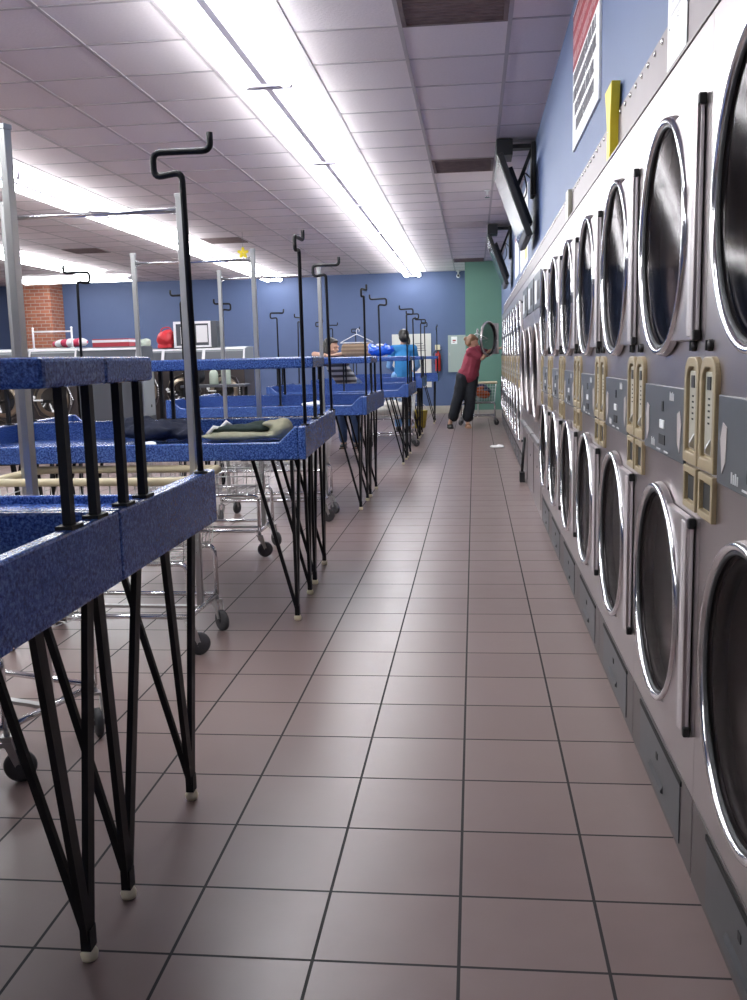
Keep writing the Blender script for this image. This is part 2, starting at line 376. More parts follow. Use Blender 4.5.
# ------------------------------------------------------------------ stacked dryers
DW = .833; PITCH = .835; DX = .5
UZ, LZ, HR = 1.525, .60, .275
def plate_hole(bm, y0, y1, z0, z1, cy, cz, r, n=48):
    an = sorted([2*PI*i/n for i in range(n)] + [math.atan2(z-cz, y-cy) % (2*PI) for y in (y0, y1) for z in (z0, z1)])
    an = [a for i, a in enumerate(an) if i == 0 or a-an[i-1] > 1e-4]
    I, O = [], []
    for a in an:
        c, s = math.cos(a), math.sin(a)
        k = min(((y1-cy) if c > 0 else (y0-cy))/c if abs(c) > 1e-9 else 1e9, ((z1-cz) if s > 0 else (z0-cz))/s if abs(s) > 1e-9 else 1e9)
        I.append(bm.verts.new((0, cy+r*c, cz+r*s))); O.append(bm.verts.new((0, cy+k*c, cz+k*s)))
    ring_faces(bm, I, O, 0, False)
def quad(bm, *p, mi=0):
    f = bm.faces.new([bm.verts.new(q) for q in p]); f.material_index = mi
def d_outline(a):
    c, s = math.cos(a), math.sin(a); R = .297; k = R
    if c < 0:                                    # squared flange towards the hinge (-Y side)
        q = min(.372/-c, .262/abs(s) if abs(s) > 1e-9 else 1e9); k = max(R, q)
    return k
def make_door(name, parent, cy, cz, hinge):
    # origin on the hinge axis; local y runs from hinge to free edge
    o_y = .372
    an = sorted([2*PI*i/72 for i in range(72)] + [math.atan2(.262, -.372) % (2*PI), math.atan2(-.262, -.372) % (2*PI), PI-math.asin(.262/.297), PI+math.asin(.262/.297)])
    rings = []
    bm = BM()
    for x, f in ((-.019, 0), (-.019, 1), (-.003, 1), (-.003, 0)):
        R = []
        for a in an:
            k = d_outline(a) if f else HR-.004
            if f == 1 and x == -.019: k -= .003
            R.append(bm.verts.new((x, o_y+k*math.cos(a), k*math.sin(a))))
        rings.append(R)
    for i in range(4): ring_faces(bm, rings[i], rings[(i+1) % 4], 0, False)
    d = obj(name, bm, 'steel', parent, bevel=.003); d.location = (0, cy-o_y, cz)
    bm = BM(); lathe(bm, [(HR+.019, -.018), (HR+.017, -.026), (HR+.011, -.029), (HR+.005, -.027), (HR+.001, -.022), (HR, -.016)], 64, 'X', (0, o_y, 0), cap=False); obj('door_rim', bm, 'chrome', d)
    bm = BM(); lathe(bm, [(HR+.001, -.016), (HR-.003, -.004), (HR+.006, -.001)], 64, 'X', (0, o_y, 0), cap=False); obj('inner_gasket', bm, 'gasket', d)
    bm = BM(); lathe(bm, [(HR+.0015, -.017), (HR-.001, -.021), (HR-.006, -.020), (HR-.007, -.012)], 64, 'X', (0, o_y, 0), cap=False); obj('gasket', bm, 'rubber', d)
    bm = BM(); lathe(bm, [((HR-.003)*k, -.014+.006*(1-k*k)) for k in (1, .92, .84, .76, .68, .6, .5, .4, .3, .2, .1, .003)], 48, 'X', (0, o_y, 0), cap=False); obj('door_glass', bm, 'glass', d)
    bm = BM()
    pr = [(-.004, -.002), (-.010, .000), (-.017, .008), (-.022, .024), (-.023, .040), (-.020, .052), (-.010, .054), (-.004, .054)]
    prism(bm, pr, 'Z', -.252, .252); obj('hinge_post', bm, 'alu', d, bevel=.002)
    for s in (-1, 1):
        bm = BM(); b2(bm, (-.018, -.010, s*.250-.012), (-.001, .004, s*.250+.012)); obj('hinge', bm, 'blackp', d, bevel=.003)
    bm = BM(); lathe(bm, [(.283, -.003), (.283, .026), (.254, .026), (.252, .0), (.262, -.003)], 64, 'X', (0, o_y, 0), cap=False); obj('door_seal', bm, 'gasket', d)
    return d
def coin_slide(parent, y0, y1, name='coin_slide'):
    m = (y0+y1)/2; w = (y1-y0)/2
    bm = BM(); n = 8
    def rr(hw, z0, z1, r):
        p = [(m-hw, z0), (m+hw, z0)]
        p += [(m+hw-r+r*math.sin(PI/2*(1-i/n))*1., z1-r+r*math.cos(PI/2*(1-i/n))) for i in range(n+1)]
        p += [(m-hw+r-r*math.sin(PI/2*i/n), z1-r+r*math.cos(PI/2*i/n)) for i in range(n+1)]
        return p
    o, i_ = rr(w, .985, 1.228, .045), rr(w-.020, 1.012, 1.205, .032)
    A = [bm.verts.new((0, *q)) for q in o]; B = [bm.verts.new((-.012, *q)) for q in o]; C = [bm.verts.new((-.012, *q)) for q in i_]; D = [bm.verts.new((-.001, *q)) for q in i_]
    ring_faces(bm, A, B, 0, False); ring_faces(bm, B, C, 0, False); ring_faces(bm, C, D, 0, False); bm.faces.new(D)
    h = obj(name, bm, 'coin', parent, bevel=.003)
    bm = BM(); b2(bm, (-.005, m-.026, 1.018), (-.001, m+.040, 1.196)); obj('slide_plate', bm, 'coinp', h, bevel=.003)
    bm = BM(); b2(bm, (-.007, m-.010, 1.158), (-.0048, m+.020, 1.186)); obj('coin_window', bm, 'blackp', h)
    bm = BM()
    for k in range(5): b2(bm, (-.006, m-.002, 1.085+k*.013), (-.0048, m+.012, 1.089+k*.013))
    obj('coin_slot', bm, 'groove', h)
    bm = BM(); prism(bm, [(-.0045, 1.02), (-.015, 1.026), (-.015, 1.034), (-.0045, 1.055)], 'Y', m-.016, m-.006); obj('slide_lever', bm, 'chromed', h)
    bm = BM(); hw = w-.006
    o = [(m-hw, .880), (m+hw, .880), (m+hw, .978), (m-hw, .978)]; i_ = [(m-hw+.014, .896), (m+hw-.014, .896), (m+hw-.014, .962), (m-hw+.014, .962)]
    A = [bm.verts.new((0, *q)) for q in o]; B = [bm.verts.new((-.011, *q)) for q in o]; C = [bm.verts.new((-.011, *q)) for q in i_]; D = [bm.verts.new((-.001, *q)) for q in i_]
    ring_faces(bm, A, B, 0, False); ring_faces(bm, B, C, 0, False); ring_faces(bm, C, D, 0, False); bm.faces.new(D)
    c = obj('coin_return', bm, 'coin', h, bevel=.002)
    bm = BM(); b2(bm, (-.003, m-hw+.018, .900), (-.001, m+hw-.018, .955)); obj('return_cup', bm, 'groove', c)
    bm = BM(); lathe(bm, [(.013, 0), (.013, -.008), (.009, -.012), (.0008, -.012)], 14, 'X', (0, m+.012, 1.252)); b2(bm, (-.015, m+.009, 1.241), (-.010, m+.015, 1.263)); obj('lock', bm, 'blackp', parent)
def make_dryer():
    r = empty('stacked_dryer')
    cy = DW/2
    bm = BM()
    plate_hole(bm, 0, DW, 1.235-.02, 1.936, cy, UZ, HR+.012); quad(bm, (0, 0, .90), (0, DW, .90), (0, DW, 1.215), (0, 0, 1.215)); plate_hole(bm, 0, DW, .205, .90, cy, LZ, HR+.012)
    quad(bm, (.012, 0, .198), (.012, DW, .198), (.012, DW, .205), (.012, 0, .205))
    for y in (0, DW): quad(bm, (0, y, 0), (.7, y, 0), (.7, y, 1.936), (0, y, 1.936))
    quad(bm, (0, 0, 1.936), (0, DW, 1.936), (.7, DW, 1.936), (.7, 0, 1.936)); quad(bm, (.7, 0, 0), (.7, DW, 0), (.7, DW, 1.936), (.7, 0, 1.936))
    obj('cabinet', bm, 'steel', r)
    bm = BM(); b2(bm, (0, .002, 0), (.05, DW-.002, .198)); obj('base_plinth', bm, 'plinth', r, bevel=.002)
    for z in (UZ, LZ):
        bm = BM(); lathe(bm, [(HR+.011, .004), (HR+.011, .13), (HR+.03, .14), (HR+.03, .62), (.0008, .62)], 40, 'X', (0, cy, z), cap=False)
        for k in range(3):
            a = 2*PI*k/3+.4; box(bm, (.36, cy+(HR-.01)*math.cos(a), z+(HR-.01)*math.sin(a)), (.48, .03, .07), Euler((a-PI/2, 0, 0)).to_matrix())
        obj('drum', bm, 'drum', r)
        bm = BM(); lathe(bm, [(HR+.0105, .002), (HR+.0105, .030), (.264, .036), (.240, .130), (.246, .138)], 64, 'X', (0, cy, z), cap=False); obj('opening_liner', bm, 'liner', r)
    make_door('upper_door', r, cy, UZ, 0); make_door('lower_door', r, cy, LZ, 0)
    coin_slide(r, .006, .142); coin_slide(r, DW-.142, DW-.006)
    bm = BM(); b2(bm, (-.007, .156, .972), (0, DW-.156, 1.152)); p = obj('control_panel', bm, 'panel', r, bevel=.002)
    bm = BM(); b2(bm, (-.009, cy-.012, 1.085), (-.0065, cy+.006, 1.112)); obj('key_slot', bm, 'blackp', p)
    bm = BM(); b2(bm, (-.010, cy-.028, 1.040), (-.0065, cy+.028, 1.063)); obj('start_button', bm, 'white', p, bevel=.002)
    bm = BM(); b2(bm, (-.009, cy-.038, .998), (-.0065, cy+.038, 1.024)); obj('display', bm, 'blackp', p)
    for s in (-1, 1):
        bm = BM(); e = cy+s*.205
        prism(bm, [(e-s*.018, 1.09), (e+s*.012, 1.098), (e+s*.028, 1.065), (e+s*.012, .995), (e-s*.014, 1.02)], 'X', -.0085, -.0068); obj('arrow_marking', bm, 'arrow', p)
        bm = BM()
        for k in range(4):
            q = cy+s*.12+k*.014-.02; z = 1.118 if s < 0 else .985
            b2(bm, (-.0082, q, z), (-.0068, q+.006, z+.018+.004*(k % 2)))
        b2(bm, (-.0082, cy+s*.05-.03, .980), (-.0068, cy+s*.05+.02, .984))
        obj('panel_lettering', bm, 'wprint', p)
    bm = BM(); b2(bm, (-.003, .125, .022), (0, DW-.150, .176)); k = obj('lint_panel', bm, 'kick', r, bevel=.002)
    bm = BM(); b2(bm, (-.004, .115, .178), (.0, DW-.140, .190)); obj('panel_slot', bm, 'groove', k)
    bm = BM(); b2(bm, (-.005, cy-.012, .118), (-.0025, cy+.008, .136)); obj('lint_lock', bm, 'blackp', k)
    bm = BM(); prism(bm, [(-.002, .055), (-.010, .060), (-.010, .066), (-.002, .080)], 'Y', cy-.09, cy+.09); obj('lint_handle', bm, 'kick', k)
    return r
P = make_dryer()
N1 = 7; Y1 = 1.31; Y2 = 9.92; N2 = 9
under = ['with its doors cut by the picture edge', 'under the white paper sheet', 'under the yellow plastic wedge', 'under the red and white sign',
         'just beyond the red and white sign', 'sixth one along the aisle wall', 'last before the taller single-door dryers']
for i in range(N1):
    o = P if i == 0 else copy_tree(P); o.location = (DX, Y1+PITCH*i, 0)
    tag(o, 'steel stacked dryer with two round doors, '+under[i], 'dryer', 'stacked dryers in the first bank')
ordn = ['first', 'second', 'third', 'fourth', 'fifth', 'sixth', 'seventh', 'eighth', 'ninth']
for i in range(N2):
    o = copy_tree(P); o.location = (DX, Y2+PITCH*i, 0)
    if i == N2-1:
        lab = 'steel stacked dryer with its upper round door swung open beside the woman'
        for c in kids(o):
            if c.name.startswith('upper_door'): c.rotation_euler.z = math.radians(153); c.location.x = -.095
    else: lab = 'steel stacked dryer, %s one beyond the taller single-door dryers' % ordn[i]
    tag(o, lab, 'dryer', 'stacked dryers in the far bank')

# three taller single-pocket dryers between the banks
def make_tall():
    r = empty('large_dryer'); W = .905; cy = W/2; CZt, R = 1.10, .36
    bm = BM(); plate_hole(bm, 0, W, .62, 1.52, cy, CZt, R+.01); quad(bm, (0, 0, 1.52), (0, W, 1.52), (0, W, 1.936), (0, 0, 1.936)); quad(bm, (0, 0, 0), (0, W, 0), (0, W, .62), (0, 0, .62))
    for y in (0, W): quad(bm, (0, y, 0), (.7, y, 0), (.7, y, 1.936), (0, y, 1.936))
    quad(bm, (0, 0, 1.936), (0, W, 1.936), (.7, W, 1.936), (.7, 0, 1.936)); obj('cabinet', bm, 'steel', r)
    bm = BM(); lathe(bm, [(R+.009, .004), (R+.009, .1), (R+.02, .11), (R+.02, .62), (.0008, .62)], 40, 'X', (0, cy, CZt), cap=False); obj('drum', bm, 'drum', r)
    bm = BM(); lathe(bm, [(R-.012, -.018), (R-.006, -.030), (R+.010, -.034), (R+.022, -.028), (R+.026, -.004), (R-.008, -.004)], 64, 'X', (0, cy, CZt), cap=False); d = obj('door', bm, 'steelv', r)
    bm = BM(); lathe(bm, [(R-.012, -.014), (R-.03, -.004), (R-.04, .02)], 64, 'X', (0, cy, CZt), cap=False); obj('door_gasket', bm, 'gasket', d)
    bm = BM(); lathe(bm, [((R-.0125)*k, -.016+.006*(1-k*k)) for k in (1, .92, .84, .76, .68, .6, .5, .4, .3, .2, .1, .003)], 48, 'X', (0, cy, CZt), cap=False); obj('door_glass', bm, 'glass', d)
    bm = BM(); b2(bm, (-.03, .030, CZt-.24), (-.004, .066, CZt+.24)); obj('hinge_post', bm, 'alu', d, bevel=.006)
    bm = BM(); b2(bm, (-.008, .08, 1.60), (0, W-.08, 1.87)); p = obj('control_panel', bm, 'panel', r, bevel=.003)
    bm = BM(); b2(bm, (-.010, .2, 1.66), (-.0075, .42, 1.80)); obj('display', bm, 'blackp', p)
    bm = BM(); b2(bm, (-.010, .5, 1.64), (-.0075, .72, 1.82)); obj('notice', bm, 'wprint', p)
    bm = BM(); b2(bm, (-.03, .05, .555), (0, W-.05, .580)); obj('grab_bar', bm, 'chromed', r, bevel=.006)
    bm = BM(); b2(bm, (-.006, .06, .06), (0, W-.06, .50)); k = obj('lower_panel', bm, 'steel', r, bevel=.003)
    bm = BM(); b2(bm, (-.009, cy-.012, .34), (-.0055, cy+.012, .36)); obj('panel_lock', bm, 'blackp', k)
    return r
T = make_tall(); Y3 = Y1+PITCH*N1+.005
for i in range(3):
    o = T if i == 0 else copy_tree(T); o.location = (DX, Y3+.92*i, 0)
    tag(o, 'tall steel dryer with one big round door, %s of the three between the stacked banks' % ordn[i], 'dryer', 'large single-door dryers')

# ------------------------------------------------------------------ things on and above the dryer bank
r = tag(empty('wall_sign', (WX-.012, 4.26, 2.30)), 'white and red notice sign with grey lettering, high on blue wall over the dryers', 'sign')
bm = BM(); b2(bm, (0, 0, 0), (.012, 1.06, .68)); obj('sign_board', bm, 'paper', r, bevel=.002)
bm = BM(); b2(bm, (-.0015, .012, .395), (0, 1.048, .668)); obj('red_field', bm, 'red', r)
def words(bm, y0, y1, z, h, x0, x1, dens=.8, rnd=random):
    y = y1                                        # reads from the far end towards the camera
    while y > y0+.03:
        n = rnd.choice((3, 4, 5, 6))
        for _ in range(n):
            w = h*.52
            if y-w < y0: break
            k = rnd.randrange(4)
            b2(bm, (x0, y-w*.24, z), (x1, y, z+h))
            if k != 3: b2(bm, (x0, y-w*.8, z+h*.82), (x1, y-w*.24, z+h))
            if k in (0, 2): b2(bm, (x0, y-w*.8, z+h*.40), (x1, y-w*.24, z+h*.58))
            if k in (1, 3): b2(bm, (x0, y-w*.8, z), (x1, y-w*.24, z+h*.18))
            if k in (0, 1): b2(bm, (x0, y-w*.85, z), (x1, y-w*.62, z+h))
            y -= w*1.12
        y -= h*.2
for z in (.592, .506, .420): bm = BM(); words(bm, .05, 1.02, z, .044, -.003, -.0014); obj('white_lettering', bm, 'redprint', r)
for z, a, b in ((.318, .06, 1.01), (.236, .05, 1.01), (.154, .12, .94), (.070, .14, .88)): bm = BM(); words(bm, a, b, z, .056, -.003, -.0005); obj('grey_lettering', bm, 'grey', r)

r = tag(empty('paper_notice', (.5275, 2.545, 1.9495)), 'tall white paper sheet standing against the steel strip on top of the dryers', 'notice')
bm = BM(); box(bm, (.0015, .12, .24), (.002, .24, .48)); obj('sheet', bm, 'paper', r)
bm = BM(); rnd = random.Random(3)
for k in range(9): b2(bm, (-.0006, .03, .17+k*.03), (.0006, .20-.03*rnd.random(), .176+k*.03))
obj('faint_print', bm, 'lightbox', r)
bm = BM()
A = [(0, -.035), (0, .065), (.05, .075), (.05, -.03)]
def yw(z): 
    k = .55+.75*max(0, (z-.11)/.155)**1.2
    return [bm.verts.new((x*.6+.002, y*k, z)) for x, y in [(0, -.05), (.0, .09), (.055, .10), (.055, -.045)]]
rg = [yw(z) for z in (0, .06, .12, .17, .22, .265)]
for a, b in zip(rg, rg[1:]): ring_faces(bm, a, b, 0, False)
bm.faces.new(rg[0][::-1]); bm.faces.new(rg[-1])
o = obj('plastic_wedge', bm, 'yellow', None, bevel=.003); o.location = (.498, 3.72, 1.9465); tag(o, 'yellow flared plastic piece standing on the dryers below the sign', 'wedge')
r = tag(empty('conduit_box', (.508, 5.35, 1.9465)), 'small beige box fixed on the steel strip over the dryers', 'box')
bm = BM(); b2(bm, (0, 0, 0), (.022, .12, .17)); obj('cover', bm, 'coinp', r, bevel=.003)
bm = BM(); lathe(bm, [(.006, 0), (.006, -.004), (.0008, -.004)], 8, 'X', (0, .06, .12)); obj('screw', bm, 'chromed', r)

def glare(y0, y1, z0, z1, label, spot=None):  # pale sheet painting in the bright, reflecting stretch of lit wall
    r = tag(empty('wall_glare', (WX-.006, y0, z0)), label, 'glare')
    bm = BM(); b2(bm, (0, 0, 0), (.004, y1-y0, z1-z0)); obj('sheet', bm, 'paper', r)
    if spot:
        bm = BM(); b2(bm, (-.0015, *spot[0]), (0, *spot[1])); obj('tint_patch', bm, spot[2], r)
glare(9.7, 11.2, 2.16, 2.92, 'white sheet standing in for lit wall, with a yellow patch, beyond the first television', ((.15, .05), (.6, .28), 'yellow'))
glare(11.7, 12.6, 2.2, 2.9, 'white sheet standing in for lit wall, with a red patch, before the second television', ((.3, .45), (.8, .66), 'red'))

def television(yc, scale, label, wide):
    r = tag(empty('wall_television', (.44, yc, 2.20)), label, 'television')
    # screen leans out from the wall: foot near the wall, top towards the aisle
    lean = math.atan2(.245, .66)
    R = Euler((0, -lean, 0)).to_matrix()
    def put(o): o.rotation_euler = (0, -lean, 0); return o
    h = .70; w = wide
    bm = BM(); b2(bm, (0, -w/2, 0), (.05, w/2, h)); box(bm, (.075, 0, h*.5), (.05, w*.7, h*.7)); put(obj('casing', bm, 'blackp', r, bevel=.006))
    bm = BM(); b2(bm, (-.003, -w/2+.03, .07), (0, w/2-.03, h-.03)); put(obj('screen', bm, 'screen', r))
    bm = BM(); b2(bm, (-.006, -w/2+.005, .012), (0, w/2-.005, .055)); put(obj('speaker_bar', bm, 'dgrey', r, bevel=.002))
    bm = BM()
    b2(bm, (-.24, -.06, .80), (.095, .06, .835)); b2(bm, (-.24, -.16, .73), (-.10, .16, .86)); bar(bm, (.07, 0, .80), (-.07, 0, .45), .05, .03, (0, 1, 0)); b2(bm, (.06, -.12, .40), (.095, .12, .84))
    obj('wall_bracket', bm, 'blackp', r, bevel=.004)
    bm = BM(); tube(bm, fillet([(.085, .1, .55), (.0, .16, .66), (.05, .2, .48), (-.02, .12, .36)], .08), .006, 6); obj('cable', bm, 'blackp', r)
television(8.62, 1, 'black wall television tilted over the stacked dryers, its screen catching the light', 1.12)
television(13.9, 1, 'black wall television further along, close to the green wall', 1.0)

# ------------------------------------------------------------------ folding tables
TD, TL = .735, 1.66
RIM, LIP, SURF, APR = .942, .872, .850, .792
SH0, SH1 = 1.203, 1.258
def tray():
    bm = BM(); h = TL/2
    b2(bm, (-h+.036, -TD+.030, APR), (h-.036, -.026, SURF))
    prism(bm, [(-h+.036, APR), (h-.036, APR), (h-.036, RIM), (h-.050, RIM), (h-.125, LIP), (-h+.125, LIP), (-h+.050, RIM), (-h+.036, RIM)], 'Y', -TD, -TD+.030)
    b2(bm, (-h+.036, -.026, APR), (h-.036, -.001, RIM))
    for s in (-1, 1): b2(bm, (s*(h-.036), -TD, APR), (s*h, -.001, RIM))
    return bm
side_of = [0]
def hook_pole(parent, x, y, ang, name='hanger_pole'):
    bm = BM(); c, s = math.cos(ang), math.sin(ang)
    def P(d, z): return (d*c, d*s, z)
    pts = [P(0, 0), P(0, .795), P(-.075, .785), P(-.075, .848), P(.080, .845), P(.080, .890)]
    tube(bm, fillet(pts, .022, 5), .0085, 8); lathe(bm, [(.02, 0), (.02, .006), (.009, .008)], 12, 'Z')
    o = obj(name, bm, 'black', parent); o.location = (x, y, RIM-.001); o.rotation_euler = (.006, .014 if x < 0 and y < 0 and side_of[0] else (-.012 if side_of[0] else .0), 0); return o
def make_leg(parent, sx, y0):
    h = TL/2; fx = sx*(h-.083)
    bm = BM(); foot = Vector((fx, y0, .045))
    d = 1 if y0 > -TD/2 else -1                    # outward direction along y
    for top, w, t_ in (((fx+sx*.012, y0+d*.092, APR-.004), .033, .014), ((fx+sx*.012, y0-d*.155, APR-.004), .033, .014), ((fx-sx*.19, y0-d*.01, APR-.004), .015, .016)):
        bar(bm, foot+(Vector(top)-foot).normalized()*.01, top, w, t_, (0, 1, 0))
    b2(bm, (fx-.011, y0-.016, .028), (fx+.011, y0+.016, .075))
    b2(bm, (fx-.19-.03 if sx > 0 else fx-.03, max(y0-.17, -TD+.004), APR-.004), (fx+.03 if sx > 0 else fx+.22, min(y0+.12, -.004), APR-.0005))
    lg = obj('leg', bm, 'black', parent)
    bm = BM(); lathe(bm, [(.007, .036), (.007, .030), (.014, .027), (.019, .016), (.017, .004), (.011, .0005)], 16, 'Z', (fx, y0, 0)); obj('foot', bm, 'cream', lg, smooth=True)
def make_table(posts, angs, side):
    r = empty('folding_table'); h = TL/2
    obj('tray', tray(), 'lam', r, bevel=.006)
    bm = BM(); b2(bm, (-h+.01, -.287, SH0), (h-.008, -.0015, SH1)); obj('shelf', bm, 'lam', r, bevel=.009)
    for sx, ys in posts:
        for y in ys:
            x = sx*(h-.020) if abs(sx) == 1 else 0
            z0 = RIM if abs(sx) == 1 else SURF
            bm = BM(); b2(bm, (x-.0085, y-.0105, z0), (x+.0085, y+.0105, SH0)); b2(bm, (x-.017, y-.026, z0-.001), (x+.017, y+.026, z0+.006)); obj('shelf_post', bm, 'black', r)
    for sx in (-1, 1):
        for y0 in (-.115, -TD+.118): make_leg(r, sx, y0)
    hook_pole(r, h-(.012 if side == 0 else .14), -TD+.10, angs[0]); hook_pole(r, -h+(.14 if side == 0 else .012), -TD+.10, angs[1])
    return r
POSTS1 = [(-1, (-.078, -.200)), (1, (-.078, -.200))]
POSTS2 = [(-1, (-.15,)), (1, (-.15,)), (0, (-.11,))]
# (x of the aisle end, y of the near lip, turn, four hook turns, rung name)
GR = [(-.735, 1.13, 0., (1.5, 1.5, PI+.05, PI), 'first'), (-.768, 4.235, .052, (1.45, 1.5, 0., PI), 'second'), (-.862, 7.545, .0, (1.4, PI, .3, 0), 'third'),
      (-.755, 10.86, 0., (PI, .2, 1.2, 0), 'fourth'), (-.771, 14.0, 0., (PI+.3, 1, PI+.2, 1), 'fifth'), (-.675, 17.6, 0., (1.5, 0, 0, 1), 'sixth')]
SEAM = []
def place_table(r, gx, gy, rot, side):
    R = Matrix.Rotation(rot, 3, 'Z')
    c = Vector((gx, gy, 0)) + R @ Vector((-TL/2, TD, 0))
    r.location = c; r.rotation_euler = (0, 0, rot if side == 0 else rot+PI)
    return c
TA = {}
for gi, (gx, gy, rot, an, nm) in enumerate(GR):
    for side in (0, 1):
        if gi == 5 and side == 1: continue
        side_of[0] = side
        r = make_table(POSTS1 if gi == 0 else POSTS2, an[:2] if side == 0 else an[2:], side)
        c = place_table(r, gx, gy, rot, side)
        lab = ('blue speckled folding table of the %s back-to-back pair, open side towards the camera' if side == 0 else 'blue speckled folding table of the %s back-to-back pair, open side away from camera') % nm
        if gi == 5: lab = 'blue speckled folding table standing alone beside the far blue wall'
        tag(r, lab, 'folding table', 'blue laundry folding tables')
    TA[gi] = c

# ------------------------------------------------------------------ laundry carts
def make_cart(W=.87, D=.46, H=1.932, poles=2):
    r = empty('laundry_cart'); hw, hd = W/2, D/2
    bm = BM()
    base = [(-hw+.03, -hd+.03, .17), (hw-.03, -hd+.03, .17), (hw-.03, hd-.03, .17), (-hw+.03, hd-.03, .17)]
    for i in range(4): tube(bm, [base[i], base[(i+1) % 4]], .011, 8)
    for sy in (-1, 1):                              # the tube bends up at each end to carry the basket
        for sx in (-1, 1):
            tube(bm, fillet([(sx*(hw-.03), sy*(hd-.03), .17), (sx*(hw-.03), sy*(hd-.03), .40), (sx*(hw-.12), sy*(hd-.03), .40)], .04), .011, 8)
        tube(bm, [(-hw+.1, sy*(hd-.03), .40), (hw-.1, sy*(hd-.03), .40)], .009, 8)
    obj('frame', bm, 'chrome', r)
    bm = BM(); z0, z1 = .415, .745
    def ringr(z, k): return [(-hw*k, -hd*k, z), (hw*k, -hd*k, z), (hw*k, hd*k, z), (-hw*k, hd*k, z)]
    for z in (z0, z0+.055, z0+.11, z0+.165, z0+.22, z0+.275):
        k = .90+.09*(z-z0)/(z1-z0); q = ringr(z, k); q.append(q[0])
        tube(bm, q, .0026, 5)
    nx, ny = 13, 8
    for i in range(nx+1):
        x = -1+2*i/nx
        tube(bm, [(x*hw*.98, -hd*.98, z1), (x*hw*.90, -hd*.90, z0), (x*hw*.90, hd*.90, z0), (x*hw*.98, hd*.98, z1)], .0020, 4)
    for j in range(1, ny):
        y = -1+2*j/ny
        tube(bm, [(-hw*.98, y*hd*.98, z1), (-hw*.90, y*hd*.90, z0), (hw*.90, y*hd*.90, z0), (hw*.98, y*hd*.98, z1)], .0020, 4)
    obj('basket', bm, 'chromed', r)
    bm = BM(); q = [(-hw, -hd, .757), (hw, -hd, .757), (hw, hd, .757), (-hw, hd, .757)]
    pts = []
    for i in range(4):
        a, b = Vector(q[i]), Vector(q[(i+1) % 4]); pts += [a.lerp(b, .06), a.lerp(b, .94)]
    pts.append(pts[0]); tube(bm, pts, .017, 10); obj('rim_bumper', bm, 'beige', r)
    tops = []
    for k in range(poles):
        x = (k*2-1)*(hw-.045) if poles == 2 else 0; y = 0 if poles == 2 else hd-.002
        bm = BM(); b2(bm, (x-.0135, y-.0135, .17), (x+.0135, y+.0135, H)); b2(bm, (x-.016, y-.016, H-.004), (x+.016, y+.016, H+.012)); obj('rack_post', bm, 'chromed', r, bevel=.002)
    bm = BM(); b2(bm, (-hw+.04, -.013, .157), (hw-.04, .013, .169)); obj('cross_brace', bm, 'chromed', r)
    if poles == 2:
        bm = BM(); tube(bm, [(-hw+.045, 0, H-.055), (hw-.045, 0, H-.055)], .011, 10)
        for s in (-1, 1): prism(bm, [(s*(hw-.060), H-.075), (s*(hw-.060), H-.035), (s*(hw-.115), H-.055)], 'Y', -.004, .004)
        obj('rack_bar', bm, 'chrome', r)
    elif poles:
        bm = BM(); tube(bm, [(0, hd-.01, H-.03), (0, -.16, H-.03)], .007, 10); obj('rack_bar', bm, 'chrome', r)
    for sx, sy, a in ((1, -1, .5), (1, 1, -.7), (-1, -1, 2.2), (-1, 1, 1.2)):
        bm = BM(); b2(bm, (-.018, -.02, .115), (.018, -.014, .13)) ; 
        for s in (-1, 1): prism(bm, [(-.016, .142), (.016, .142), (.040, .05), (.026, .042)], 'Y', s*.016-.002, s*.016+.002)
        b2(bm, (-.018, -.018, .138), (.018, .018, .146)); lathe(bm, [(.009, .146), (.009, .172)], 10, 'Z')
        c = obj('caster', bm, 'chromed', r); c.location = (sx*(hw-.03), sy*(hd-.03), 0); c.rotation_euler = (0, 0, a)
        bm = BM(); lathe(bm, [(.012, -.012), (.040, -.012), (.049, -.007), (.049, .007), (.040, .012), (.012, .012)], 24, 'Y', (.033, 0, .050)); lathe(bm, [(.010, -.020), (.010, .020)], 10, 'Y', (.033, 0, .05)); obj('wheel', bm, 'rubber', c)
    return r
C0 = make_cart()
carts = [(-1.735, 2.875, -.30, 'wire laundry cart tucked in behind the first pair of folding tables'), (-1.615, 4.0, -.02, 'wire laundry cart with beige rim and chrome rack before the second table pair'),
         (-1.775, 6.0, .0, 'wire laundry cart with chrome hanging rack behind the second table pair'), (-1.565, 7.30, .0, 'wire laundry cart with chrome hanging rack before the third table pair')]
for i, (x, y, a, lab) in enumerate(carts):
    o = C0 if i == 0 else copy_tree(C0); o.location = (x, y, 0); o.rotation_euler.z = a
    tag(o, lab, 'laundry cart', 'wire laundry carts with hanging racks')
C3 = make_cart(.66, .46, 1.72, 1)
C1 = make_cart(.66, .46, 1.72, 0); C1.location = (-1.17, 13.35, 0); C1.rotation_euler.z = .15; tag(C1, 'loaded wire laundry cart seen under the fourth pair of folding tables', 'laundry cart')
C2 = C3; C2.location = (.06, 17.30, 0); C2.rotation_euler.z = 0; tag(C2, 'wire laundry cart holding blue and orange clothes beside the woman at the dryers', 'laundry cart')

